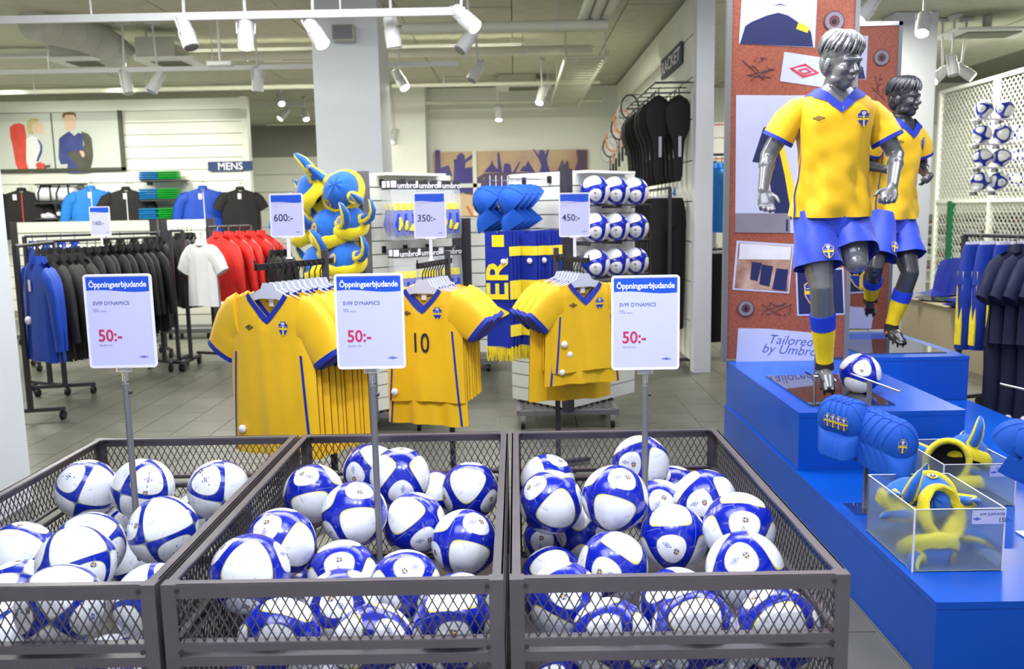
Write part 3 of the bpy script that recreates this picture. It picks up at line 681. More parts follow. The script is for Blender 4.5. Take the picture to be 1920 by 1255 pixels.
# ================================================================== builders for goods
def sst(x, a, b): t = max(0., min(1., (x - a) / (b - a))); return t * t * (3 - 2 * t)
class Garment:                          # a top hanging by its shoulders: origin at the neck, front faces -Y
    def __init__(s, W=.50, L=.72, d=.045, vd=.11, nw=.085, flare=.06, slope=.28, fold=.012, ph=0., turn=0.):
        s.W, s.L, s.d, s.vd, s.nw, s.flare, s.slope, s.fold, s.ph = W, L, d, vd, nw, flare, slope, fold, ph
    def w(s, v): return s.W / 2 * (1 + s.flare * (1 - v)) * (1 - .15 * sst(v, .74, 1))
    def zt(s, x, front):
        ax = abs(x)
        if ax < s.nw: return -(s.vd * (1 - ax / s.nw) ** .85 + .012) if front else -.028 * (1 - (ax / s.nw) ** 2) - .012
        return -.012 - (ax - s.nw) * s.slope
    def th(s, u, v):
        return (s.d * (1 - abs(u) ** 3.2) ** .6) * (.55 + .45 * (1 - v)) * (1 - .55 * sst(v, .9, 1)) + .004
    def P(s, u, v, front, off=0.):
        x = u * s.w(v); z = -s.L + v * (s.zt(x, front) + s.L)
        f = s.fold * math.sin(u * 7 + s.ph + v * 1.5) * (1 - v) * (1 - u * u) + s.fold * .5 * math.sin(u * 15 + 2 * s.ph + 3 * v) * (1 - v * .6) * (1 - u * u)
        t = s.th(u, v)
        y = -(t + off + f * .8) if front else (t + off + f * .6)
        return Vector((x, y, z + .006 * math.sin(u * 3 + s.ph) * (1 - v)))
    def surf(s, x, z, off=.0025):
        v = .5
        for _ in range(6):
            u = x / s.w(v); v = (z + s.L) / (s.zt(x, True) + s.L)
        v = min(v, 1.); return s.P(x / s.w(v), v, True, off)
    def body(s, m, parent, nu=22, nv=20):
        b = MB(); b.grid(lambda u, v: s.P(u, v, True), nu, nv, -1, 1); b.grid(lambda u, v: s.P(u, v, False), nu, nv, -1, 1)
        return b.obj('body', m, parent, angle=60)
    def sleeve(s, sx, m, parent, length=.23, ang=52, r0=.115, r1=.085, fl=.32, fwd=0., cuff=None, cuffh=.022, n=14, bend=0., steps=6):
        a0 = R(8); S = Vector((sx * (s.w(.93) - .035), 0, s.zt(s.w(1.), False) - .085)); rings = []; p = S; pa = a0
        names = []
        for i in range(steps + 1):
            k = i / steps; a = a0 + (R(ang) - a0) * sst(k, 0, .45) + R(bend) * k
            d = Vector((sx * math.cos(a), -fwd * k, -math.sin(a))).normalized(); q = Vector((sx * math.sin(a), 0, math.cos(a)))
            if i: p = p + d * (length + .035) / steps
            r = r0 + (r1 - r0) * k
            wob = 1 + .06 * math.sin(i * 2.1 + s.ph)
            rings.append([p + q * (r * math.cos(t * 2 * math.pi / n)) + Vector((0, 1, 0)) * (r * fl * wob * math.sin(t * 2 * math.pi / n)) for t in range(n)])
        MB().ring(rings, True, cuff is None).obj('sleeve', m, parent, angle=70)
        if cuff is not None:
            c = [sum((Vector(q) for q in rings[-1]), Vector()) / n, ]
            d = (sum(rings[-1], Vector()) / n - sum(rings[-2], Vector()) / n).normalized()
            A = [c[0] + (q - c[0]) * 1.035 - d * cuffh for q in rings[-1]]; B = [c[0] + (q - c[0]) * 1.035 + d * .004 for q in rings[-1]]
            MB().ring([A, B], True, True).obj('cuff', cuff, parent)
        return rings
    def vcollar(s, m, parent, wd=.026):
        pts = []; N = 14
        for i in range(N + 1):
            x = -s.nw + 2 * s.nw * i / N; pts.append((x, s.zt(x, True)))
        b = MB()
        def pt(x, z, off): return Vector((x, -(s.th(x / s.w(1), 1) + off + .006), z))
        inn = [pt(x, z + .004, .002) for x, z in pts]
        out = []
        for i, (x, z) in enumerate(pts):
            k = abs(x) / s.nw; dx = (1 if x > 0 else -1) * wd * (.75 * k ** .5) if abs(x) > 1e-6 else 0
            out.append(s.surf(x + dx, z - wd * (1.25 - .75 * k), .004))
        n = len(inn)
        b.add(inn + out, [(i, i + 1, n + i + 1, n + i) for i in range(n - 1)])
        bk = [Vector((x, s.th(x / s.w(1), 1) * 1.0 + .004, s.zt(x, False) + .012)) for x, z in pts]; bo = [p + Vector((0, 0, -.03)) for p in bk]
        b.add(bk + bo, [(i, i + 1, n + i + 1, n + i) for i in range(n - 1)])
        return b.obj('collar', m, parent)
    def stripe(s, sx, m, parent, u0=.86, v1=.66, w=.03):
        b = MB(); b.grid(lambda a, v: s.P(sx * (u0 + (.02 - .16 * v) * 1.0 + (a - .5) * w * 1.6), v, True, .0035), 1, 14, 0, 1, 0.003, v1)
        return b.obj('side_stripe', m, parent)
def tagball(parent, loc, r=.02): return MB().ell(loc, (r, r * .8, r), 12, 8).obj('security_tag', TAGW, parent)
def jersey_parts(t, g, number=None, detail=True, cuff=BLU, ang=50, tagat=None, sl=.20, body=YEL, r0=.115, stripe_side=(-1, 1)):
    g.body(body, t)
    for sx in (-1, 1): g.sleeve(sx, body, t, length=sl, ang=ang, r0=r0, r1=r0 * .76, cuff=cuff)
    g.vcollar(BLU, t)
    for sx in stripe_side: g.stripe(sx, BLU, t)
    if detail:
        k = g.W / .5
        decal('crest', crest_layers(.105 * k, -.165 * k, .027, .036), g.surf, EMB, t)
        decal('chest_logo', [(0, q) for q in diamond(-.10 * k, -.165 * k, .027, .0135, .0045)], g.surf, [NAVY], t)
        lb = MB().poly([Vector((x, g.th(0, 1) - .004, z)) for x, z in ((-.014, -.075), (.014, -.075), (.014, -.04), (-.014, -.04))]).obj('neck_label', TAGW, t, False)
    if number:
        me = text('shirt_number', number, .15 * g.W / .42, NAVY, t, (-.065, g.surf(0, -.33, .006).y - .004, -.36), bold=.0008, sx=.72)
    if tagat: tagball(t, g.surf(*tagat, .014), .021)
def hanger_mesh():
    b = MB(); pts = [(-.19, -.075), (-.175, -.05), (-.05, .0), (-.035, .03), (.035, .03), (.05, .0), (.175, -.05), (.19, -.075), (.15, -.07), (.05, -.045), (-.05, -.045), (-.15, -.07)]
    b.prism(pts, -.005, .005); return b.mesh('hanger_bar', HANG, False)
def hook_mesh():
    b = MB(); b.tube([(0, 0, .03), (0, 0, .065), (.012, 0, .085), (.018, 0, .105), (.004, 0, .122), (-.014, 0, .112)], .0035, 6); return b.mesh('hook', BLACK)
HM, HK = hanger_mesh(), hook_mesh()
def hanger(loc, rotz, label, group, s=1.0):
    t = link('clothes_hanger', HM); t.location = loc; t.rotation_euler = (0, 0, rotz); t.scale = (s, 1, s); link('hook', HK, t); return tag(t, label, 'hanger', group)
# ---- caps, horned hats, sock packs, scarves
def cap_proto(label, group):
    t = thing('cap', label, 'cap', (0, 0, 0), 0, group)
    b = MB(); n, m = 20, 8
    rings = [[Vector((.088 * math.cos(2 * math.pi * j / n) * math.cos(a), .098 * math.sin(2 * math.pi * j / n) * math.cos(a), .115 * math.sin(a))) for j in range(n)] for a in [R(90 * i / m * .98) for i in range(m + 1)]]
    b.ring(rings, False, True); cr = b.obj('crown', CAPB, t)
    MB().ell((0, 0, .115), (.009, .009, .006), 8, 5).obj('button', CAPB, cr)
    sm = MB()
    for k in range(3):
        an = R(60 * k + 30); P = [Vector((.0895 * math.cos(an) * math.cos(a) * 1, .0995 * math.sin(an) * math.cos(a), .1165 * math.sin(a))) for a in [R(v) for v in range(4, 180, 11)]]
        sm.tube(P, .0013, 4)
    sm.obj('seams', SIGNBLUE, cr)['kind'] = 'stuff'
    def vis(u, v):
        a = R(-90 + (u - .5) * 122); r = 1 + v * .92 * (math.cos((u - .5) * math.pi) ** .6 if 0 < u < 1 else 0)
        return Vector((.087 * math.cos(a) * (1 + .05 * v), .098 * math.sin(a) * r, .004 - .065 * v * v - .03 * ((u - .5) * 2) ** 2 * v))
    v = MB(); v.grid(vis, 14, 5); v.grid(lambda u, w: vis(u, w) + Vector((0, 0, -.004)), 14, 5); v.obj('visor', CAPB, t)
    def sf(x, z, off=.002):
        an = x / .09; e = math.asin(max(-1, min(1, z / .115)))
        q = Vector((.088 * math.sin(an) * math.cos(e), -.098 * math.cos(an) * math.cos(e), .115 * math.sin(e))); return q * (1 + off / .095)
    decal('emblem', crest_layers(0, .058, .020, .025), sf, EMB, t, .003)
    return t
def hat_proto(label, group):
    t = thing('horned_hat', label, 'hat', (0, 0, 0), 0, group)
    n, m = 20, 7
    b = MB().ring([[Vector((.10 * math.cos(2 * math.pi * j / n) * math.cos(a), .115 * math.sin(2 * math.pi * j / n) * math.cos(a), .03 + .12 * math.sin(a) * (1 + .04 * math.sin(j * 2.2)))) for j in range(n)] for a in [R(90 * i / m * .97) for i in range(m + 1)]], False, True)
    b.obj('crown', PLUSHB, t)
    MB().ring([[Vector((.096 * math.cos(2 * math.pi * j / n) * k, .11 * math.sin(2 * math.pi * j / n) * k, z)) for j in range(n)] for k, z in ((1, .0), (.8, .06), (.3, .09))], False, True).obj('lining', BLK, t)
    rr = []
    for j in range(28):
        a = 2 * math.pi * j / 28; c = Vector((.104 * math.cos(a), .119 * math.sin(a), .012)); o = Vector((math.cos(a), math.sin(a), 0))
        rr.append([c + o * (.017 * math.cos(q)) + Vector((0, 0, 1)) * ((.036 + .004 * math.sin(j * 1.9)) * math.sin(q)) for q in [2 * math.pi * i / 10 for i in range(10)]])
    MB().ring(rr + [rr[0]], False, False).obj('brim', PLUSHY, t)
    for sx in (-1, 1):
        P = [Vector((sx * .085, 0, .07)), Vector((sx * .125, 0, .085)), Vector((sx * .155, 0, .115)), Vector((sx * .168, 0, .16)), Vector((sx * .158, 0, .205)), Vector((sx * .145, 0, .222))]
        r = [.036, .034, .031, .026, .015, .004]
        b = MB(); b.tube(P, r, 12, flat=.75); h = b.obj('horn', PLUSHB, t)
        s2 = MB(); s2.tube([p + Vector((sx * .004, 0, -.002)) for p in P], [(q * .98, q * .5) for q in r], 10, upv=(0, 0, 1)); 
        e = MB(); e.tube([p + Vector((0, -.022 * (q / .036), 0)) for p, q in zip(P, r)], [q * .38 for q in r], 8); e.tube([p + Vector((0, .022 * (q / .036), 0)) for p, q in zip(P, r)], [q * .38 for q in r], 8); e.obj('horn_edge', PLUSHY, h)['kind'] = 'stuff'
        MB().tube([P[0], P[0].lerp(P[1], .5)], [.041, .039], 12, flat=.8).obj('horn_ring', PLUSHY, t)
    def sf(x, z, off=.003):
        an = x / .1; e = math.asin(max(-1, min(1, z / .12))); return Vector((.10 * math.sin(an) * math.cos(e), -.115 * math.cos(an) * math.cos(e), .03 + .12 * math.sin(e))) * (1 + off / .1)
    decal('emblem', [(1, circ(0, .055, .026, .026)), (2, circ(0, .055, .019, .019))] + crest_layers(0, .055, .013, .016), sf, EMB, t, .006)
    return t
def sock_pack(label, group):
    t = thing('sock_pack', label, 'socks', (0, 0, 0), 0, group)     # origin at hang hole, hangs down, faces -Y
    MB().box((0, 0, -.015), (.165, .004, .055)).obj('header_card', CARD, t, False)
    text('brand_text', 'umbro', .046, TAGW, t, (-.038, -.0028, -.034), bold=.0012)
    MB().box((-.062, -.004, -.012), (.035, .003, .04)).obj('price_label', TAGW, t, False)
    MB().ring([[Vector((x, y, z)) for x, y in ((-.08 * k, -.018 * q), (.08 * k, -.018 * q), (.08 * k, .018 * q), (-.08 * k, .018 * q))] for k, q, z in ((1, .1, -.04), (1, .8, -.10), (1.02, 1, -.22), (1, .9, -.32), (.98, .15, -.345))]).obj('clear_bag', FILM, t)
    for k, (x, r) in enumerate(((-.045, .024), (.0, .026), (.045, .024))):
        s = MB().tube([(x, 0, -.14), (x + .006, -.004, -.19), (x + .012 * (k - 1), -.006, -.25), (x + .01, -.004, -.315)], [(r, .012), (r * 1.05, .014), (r, .014), (r * .8, .012)], 10, upv=(1, 0, 0)); so = s.obj('sock', SOCKB, t)
        MB().tube([(x, -.003, -.125), (x + .003, -.004, -.165)], [(r * .95, .013), (r * 1.02, .014)], 10, upv=(1, 0, 0)).obj('sock_cuff', PLUSHY, so)
        MB().tube([(x + .012, -.012, -.21 - .02 * k), (x + .02 - .014 * k, -.016, -.25 - .02 * k), (x + .004, -.014, -.285)], [.011, .013, .008], 8).obj('sock_heel', PLUSHY, so)
    return t
def scarf(label, group, kind):
    t = thing('scarf', label, 'scarf', (0, 0, 0), 0, group)         # origin at top of fold, faces -Y
    W, L = .165, .78
    bl = MB(); n = 12
    def S(u, v, o=0.): return Vector(((u - .5) * W, -(.010 + o + .004 * math.sin(v * 5 + u * 2)), -v * L))
    def Bk(u, v): return Vector(((u - .5) * W, .010 + .004 * math.sin(v * 4), -v * L * .96))
    bl.grid(S, 4, n); bl.grid(Bk, 4, n)
    for u in (0, 1): bl.add([S(u, j / n) for j in range(n + 1)] + [Bk(u, j / n) for j in range(n + 1)], [(j, j + 1, n + 2 + j, n + 1 + j) for j in range(n)])
    bl.add([S(0, 0), S(1, 0), Bk(1, 0), Bk(0, 0)], [(0, 1, 2, 3)]); bl.obj('cloth', mat('scarf_blue', (10, 40, 158), .85, noise=.1, nscale=20, bump=.25, bscale=120), t)
    if kind == 'text':
        text('scarf_text', 'VER', .21, PLUSHY, t, (.070, -.0165, -.62), rot=(math.pi / 2, R(-90), 0), bold=.004, sx=1.22, spacing=1.0)
        MB().grid(lambda u, v: S(.3 + .5 * u, .03 + .10 * v, .003), 2, 2).obj('flag_stripe', PLUSHY, t)
    else:
        for (v0, v1) in ((.13, .21), (.42, .58), (.80, .90)):
            b = MB(); b.grid(lambda u, v: S(u * 1.04 - .02, v0 + (v1 - v0) * v, .003), 3, 3); b.grid(lambda u, v: Vector(((u - .5) * W * 1.04, .018, -(v0 + (v1 - v0) * v) * L)), 3, 3)
            for u in (-.5, .5): b.add([Vector((u * W * 1.04, y, -v * L)) for y, v in ((-.016, v0), (-.016, v1), (.018, v1), (.018, v0))], [(0, 1, 2, 3)])
            b.obj('stripe', PLUSHY, t)
    fr = MB()
    for k in range(14):
        x = (k / 13 - .5) * W; fr.tube([(x, -.006, -L + .01), (x + random.uniform(-.006, .006), -.006, -L - .04), (x + random.uniform(-.012, .012), -.004, -L - .09)], [.006, .006, .003], 5)
    f = fr.obj('fringe', PLUSHY, t); f['kind'] = 'stuff'
    if kind != 'plain': tagball(t, (.045, -.02, -.2), .02)
    return t
# ================================================================== blue platforms
def platform(x0, x1, y0, y1, z0, z1, label):
    t = thing('display_platform', label, 'platform', ((x0 + x1) / 2, (y0 + y1) / 2, z0)); w, d, h = x1 - x0, y1 - y0, z1 - z0
    b = MB().box((0, 0, h / 2 - .0125), (w - .004, d - .004, h - .025)); b.obj('body', PLATB, t, False)
    MB().box((0, 0, h - .0125), (w, d, .025)).obj('top_board', PLATB, t, False)
    return t
PX0, PX1, PX2 = 1.39, 2.23, 3.04
platform(PX0, PX2, 2.8, 5.83, 0, .32, 'long low bright blue display platform at right, nearest the camera')
platform(PX0 + .01, PX1, 4.30, 5.83, .32, .62, 'blue box platform under the front mannequin')
platform(PX1 + .01, PX2, 5.85, 7.1, 0, .62, 'blue box platform under the rear mannequin')
def floor_mirror(x0, x1, y0, y1, label):
    t = MB().box((0, 0, .004), (x1 - x0, y1 - y0, .008)).obj('mirror_plate', MIRROR, None, False); t.location = ((x0 + x1) / 2, (y0 + y1) / 2, .62); tag(t, label, 'mirror')
floor_mirror(1.50, 1.93, 4.42, 5.25, 'dark mirror plate set on the platform under the front mannequin')
floor_mirror(2.36, 2.95, 5.98, 6.62, 'dark mirror plate set on the platform under the rear mannequin')
football((1.865, 4.73, .62 + .111), 'white and blue football lying on the platform beside the front mannequin boot', None, ('D', 1618, 690))
# ------------------------------------------------------------------ cork display panels
def cork_panel(x0, x1, Y, z0, z1, label):
    t = thing('cork_panel', label, 'display panel', ((x0 + x1) / 2, Y, z0)); w, h = x1 - x0, z1 - z0
    MB().box((0, 0, h / 2), (w - .04, .03, h - .04)).obj('print_board', CORK, t, False)
    for sx in (-1, 1): MB().box((sx * (w / 2 - .015), 0, h / 2), (.03, .05, h)).obj('frame_post', GREY, t, False)
    MB().box((0, 0, h - .015), (w, .05, .03)).obj('frame_rail', CHROME, t, False)
    return t
DKP = mat('print_navy', (26, 34, 84), .5, noise=.1, nscale=6); PRED = mat('print_red', (190, 44, 52), .5, noise=.05); PWARM = mat('print_photo_warm', (196, 168, 150), .5, noise=.3, nscale=5, rgb2=(120, 70, 50)); PSKY = mat('print_photo_light', (214, 214, 222), .5, noise=.15, nscale=7)
PYEL = mat('print_yellow', (228, 196, 40), .5, noise=.05); PDKB = mat('print_thread', (96, 52, 60), .5, noise=.1); PINK = mat('ink_blue', (52, 84, 160), .5, noise=.05); PGREY = mat('print_grey', (124, 120, 130), .5, noise=.1)
def prints(t, name, layers, y0=-.017):
    b = MB(); ms = []; 
    for k, (m, pg) in enumerate(layers):
        if m not in ms: ms.append(m)
        b.mi(ms.index(m)); b.poly([Vector((x, y0 - .0006 * (k + 1), z)) for x, z in pg])
    return b.obj(name, ms, t, False)
def bobbin(t, x, z, r):
    o = MB().tube([(x, -.016, z), (x, -.022, z)], [r, r * .96], 20).obj('bobbin_print', PDKB, t)
    b = MB(); b.ring([[Vector((x + q * r * math.cos(a), -.0235, z + q * r * math.sin(a))) for a in [2 * math.pi * i / 18 for i in range(18)]] for q in (.85, .5)], False, False); b.obj('bobbin_ring', PGREY, o)
    MB().tube([(x, -.02, z), (x, -.026, z)], r * .2, 12).obj('bobbin_hole', BLACK, o)
def pins(t, x, z, w, h, m, seed, n=13):
    rd = random.Random(seed); b = MB()
    for k in range(n):
        a, c = Vector((x + rd.uniform(-w, w), -.018, z + rd.uniform(-h, h))), Vector((x + rd.uniform(-w, w), -.018, z + rd.uniform(-h, h))); b.tube([a, c], .0022, 4); b.ell(a, (.005, .004, .005), 6, 4)
    b.obj('pins_print', m, t)['kind'] = 'stuff'
P1Y = 5.80
p1 = cork_panel(at(1357, 400, P1Y).x, at(1597, 400, P1Y).x, P1Y, .621, 3.05, 'tall cork-patterned display panel behind the front mannequin')
def pp(t, px, py, Y): q = at(px, py, Y) - t.location; return (q.x, q.z)
def quad(t, Y, pts): return [pp(t, x, y, Y) for x, y in pts]
Q = lambda *pts: quad(p1, P1Y, pts)
prints(p1, 'photo_print', [(POSTW, Q((1391, -30), (1532, -30), (1526, 90), (1384, 83))), (DKP, Q((1386, 83), (1396, 50), (1408, 42), (1437, 30), (1458, 25), (1476, 30), (1495, 43), (1512, 52), (1519, 62), (1523, 89))), (PYEL, Q((1496, 42), (1516, 53), (1512, 63), (1491, 55))), (DKP, Q((1448, 12), (1461, 8), (1475, 13), (1461, 10)))])
prints(p1, 'logo_print', [(POSTW, Q((1469, 98), (1560, 112), (1545, 165), (1461, 153)))] + [(PRED, [pp(p1, x, y, P1Y) for x, y in q]) for q in [[(1478, 129), (1508, 120), (1508, 124.5), (1486, 129.5)], [(1508, 120), (1535, 138), (1527, 137), (1508, 124.5)], [(1535, 138), (1504, 147), (1504, 142.5), (1527, 137)], [(1504, 147), (1478, 129), (1486, 129.5), (1504, 142.5)], [(1493, 132), (1509, 128), (1509, 131), (1498, 133)], [(1509, 128), (1521, 136), (1515, 135), (1509, 131)], [(1521, 136), (1504, 141), (1504, 138), (1515, 135)], [(1504, 141), (1493, 132), (1498, 133), (1504, 138)]]])
prints(p1, 'photo_print', [(POSTW, Q((1379, 179), (1590, 180), (1588, 438), (1377, 436))), (DKP, Q((1430, 240), (1448, 232), (1470, 300), (1484, 412), (1452, 412), (1440, 330), (1424, 306), (1409, 304))), (PYEL, Q((1448, 232), (1462, 250), (1490, 360), (1484, 414), (1470, 330))), (PGREY, Q((1377, 400), (1480, 400), (1480, 437), (1377, 436))), (DKP, Q((1472, 412), (1476, 412), (1476, 434), (1472, 434)))])
prints(p1, 'photo_print', [(POSTW, Q((1380, 451), (1487, 458), (1478, 550), (1372, 543))), (PWARM, Q((1384, 455), (1484, 462), (1476, 547), (1376, 540))), (PSKY, Q((1386, 456), (1482, 463), (1480, 487), (1384, 486))), (DKP, Q((1408, 491), (1427, 493), (1419, 527), (1405, 524))), (DKP, Q((1427, 496), (1448, 499), (1441, 537), (1422, 533))), (DKP, Q((1454, 503), (1476, 505), (1472, 545), (1446, 542)))])
prints(p1, 'photo_print', [(POSTW, Q((1490, 505), (1580, 502), (1583, 590), (1493, 592))), (DKP, Q((1493, 508), (1577, 505), (1580, 587), (1496, 589)))] + [(m_, [(x, z) for x, z in pg]) for m_, pg in [([EMBB, EMBY, EMBW][i], pg) for i, pg in crest_layers(*pp(p1, 1526, 548, P1Y), .065, .09)]])
prints(p1, 'note_print', [(POSTW, Q((1383, 615), (1440, 616), (1528, 624), (1524, 690), (1378, 690)))])
bobbin(p1, *pp(p1, 1562, 41, P1Y), .068); bobbin(p1, *pp(p1, 1397, 578, P1Y), .058)
pins(p1, *pp(p1, 1420, 128, P1Y), .105, .075, PDKB, 3); pins(p1, *pp(p1, 1455, 580, P1Y), .10, .05, PDKB, 5, 9)
x_, z_ = pp(p1, 1437, 643, P1Y); text('note_text', 'Tailored', .088, PINK, p1, (x_, -.0185, z_), rot=(math.pi / 2, R(5), 0), shear=.3, bold=-.0006)
x_, z_ = pp(p1, 1426, 660, P1Y); text('note_text', 'by Umbro', .088, PINK, p1, (x_, -.0185, z_), rot=(math.pi / 2, R(5), 0), shear=.3, bold=-.0006)
P2Y = 7.06
p2 = cork_panel(at(1597, 300, P2Y).x - .52, at(1680, 300, P2Y).x, P2Y, .621, 3.03, 'second cork-patterned display panel behind the rear mannequin')
Q = lambda *pts: quad(p2, P2Y, pts)
prints(p2, 'photo_print', [(POSTW, Q((1560, 70), (1626, 68), (1622, 150), (1560, 146))), (DKP, Q((1590, 148), (1606, 122), (1616, 126), (1621, 149)))])
prints(p2, 'photo_print', [(POSTW, Q((1560, 474), (1645, 472), (1642, 548), (1560, 552))), (DKP, Q((1560, 477), (1642, 475), (1639, 545), (1560, 549)))] + [([EMBB, EMBY, EMBW][i], pg) for i, pg in crest_layers(*pp(p2, 1614, 512, P2Y), .10, .13)])
prints(p2, 'note_print', [(POSTW, Q((1560, 572), (1638, 578), (1632, 616), (1560, 616)))])
bobbin(p2, *pp(p2, 1651, 109, P2Y), .065); pins(p2, *pp(p2, 1648, 165, P2Y), .06, .12, PDKB, 9, 6)
# ------------------------------------------------------------------ mannequins
def remesh(b, vox, sm=4):
    me = b.mesh('tmp', MANN, False); o = link('tmp', me); md = o.modifiers.new('r', 'REMESH'); md.mode = 'VOXEL'; md.voxel_size = vox
    s = o.modifiers.new('s', 'SMOOTH'); s.iterations = sm; s.factor = .5
    bpy.context.view_layer.update()
    r = bpy.data.meshes.new_from_object(o.evaluated_get(bpy.context.evaluated_depsgraph_get())); bpy.data.objects.remove(o)
    r.polygons.foreach_set('use_smooth', [True] * len(r.polygons)); return r
def limb(b, pts, radii, n=14):          # smooth chain through joints
    P, Rr = [], []
    for i in range(len(pts) - 1):
        for k in range(4): t = k / 4; P.append(pts[i].lerp(pts[i + 1], t)); Rr.append(radii[i] + (radii[i + 1] - radii[i]) * t)
    P.append(pts[-1]); Rr.append(radii[-1]); b.tube(P, Rr, n); b.ell(pts[0], (radii[0],) * 3, 12, 8); b.ell(pts[-1], (radii[-1],) * 3, 12, 8)
def hand(b, w, tip, palm, s, curl=.5, fist=False):
    w, tip = Vector(w), Vector(tip); d = (tip - w).normalized(); n = Vector(palm); n = (n - d * n.dot(d)).normalized(); x = d.cross(n) * s   # x: toward the thumb
    b.tube([w - d * .02, w + d * .01, w + d * .04, w + d * .075, w + d * .095], [(.026, .021), (.029, .02), (.040, .018), (.043, .017), (.038, .013)], 14, upv=x)
    c0 = 1.6 if fist else curl
    for k, (off, ln) in enumerate(((.031, .075), (.011, .085), (-.010, .079), (-.030, .062))):
        p = w + d * (.088 - .004 * abs(k - 1)) + x * off; a = 0.; path = [p]; cc = c0 * (1 + .18 * k)
        for seg in (.45, .32, .23):
            a += cc * (.5 if seg == .45 and not fist else 1.); v = d * math.cos(a) + n * math.sin(a) + x * (off * .8)
            p = p + v.normalized() * ln * seg; path.append(p)
        b.tube([path[0] - d * .02] + path, [.0105, .0105, .0098, .009, .0072], 10); b.ell(path[-1], (.0073,) * 3, 8, 6)
    p = w + d * .03 + x * .03; q = p + (d * .7 + x * .7 + n * .25).normalized() * .04; r = q + (d * .95 + x * .2 + n * (.7 if fist else .35)).normalized() * .036
    b.tube([w + d * .015 + x * .012, p, q, r], [.017, .0155, .0115, .008], 10); b.ell(r, (.0082,) * 3, 8, 6)
def head(b, hb, c, up, fr, s=1.0):       # adds skull, face, ears; hb collects hair
    up = up.normalized(); fr = (fr - up * fr.dot(up)).normalized(); rt = fr.cross(up); M = Matrix((rt, fr, up)).transposed()
    def L(x, y, z): return c + M @ Vector((x * s, y * s, z * s))
    def E(x, y, z, rx, ry, rz, n=14, m=10): b.ell(L(x, y, z), (rx * s, ry * s, rz * s), n, m, M)
    E(0, -.012, .03, .078, .098, .092, 20, 14); E(0, .028, -.03, .064, .062, .088, 18, 12); E(0, .05, -.088, .034, .034, .032); E(0, .03, -.07, .052, .05, .042)
    E(.0, .078, .022, .056, .022, .018)                                   # brow
    for sx in (-1, 1):
        E(sx * .042, .066, -.026, .024, .024, .024); E(sx * .030, .078, .002, .0155, .011, .0085); E(sx * .081, -.012, -.012, .009, .02, .033); E(sx * .044, .02, -.075, .022, .04, .024)
    b.tube([L(0, .086, .018), L(0, .098, -.008), L(0, .112, -.03), L(0, .104, -.038)], [.008 * s, .010 * s, .013 * s, .008 * s], 10)
    for sx in (-1, 1): E(sx * .011, .096, -.036, .009, .011, .008)
    E(0, .088, -.060, .025, .011, .0055); E(0, .087, -.070, .022, .011, .0065)
    rd = random.Random(4)
    hb.ell(L(0, -.022, .056), (.088 * s, .104 * s, .086 * s), 24, 14, M); hb.ell(L(0, -.06, .0), (.076 * s, .055 * s, .08 * s), 18, 12, M)
    def lock(a, e1, tw, lift, wd, e0=R(4)):
        P = []
        for j in range(7):
            e = e0 + (e1 - e0) * j / 6; q = a + tw * j / 6; k = lift + .10 * math.sin(math.pi * j / 6)
            P.append(L(*(Vector((0, -.02, .05)) + Vector((math.sin(q) * .086 * math.sin(e), math.cos(q) * .104 * math.sin(e), .088 * math.cos(e))) * k)))
        out = Vector((math.sin(a + tw * .5), math.cos(a + tw * .5), 0))
        hb.tube(P, [(wd * .6 * s, .006 * s), (wd * s, .010 * s), (wd * s, .011 * s), (wd * s, .011 * s), (wd * .9 * s, .010 * s), (wd * .7 * s, .007 * s), (.0015 * s, .0015 * s)], 7, upv=M @ out.cross(Vector((0, 0, 1))))
    for k in range(46): lock(R(-180 + 360 * k / 46 + rd.uniform(-4, 4)), R(100 + rd.uniform(-6, 8) if 80 < (abs(-180 + 360 * k / 46)) else 80 + rd.uniform(-4, 8)), R(26), 1.02 + rd.uniform(0, .05), .013)
    for k in range(34): lock(R(-180 + 360 * k / 34 + rd.uniform(-5, 5)), R(78 + rd.uniform(-14, 10)), R(34), 1.09 + rd.uniform(0, .05), .013)
    for k in range(18): lock(R(-70 + 140 * k / 17 + rd.uniform(-4, 4)), R(86 + rd.uniform(-6, 8)), R(44), 1.12 + rd.uniform(0, .04), .012)
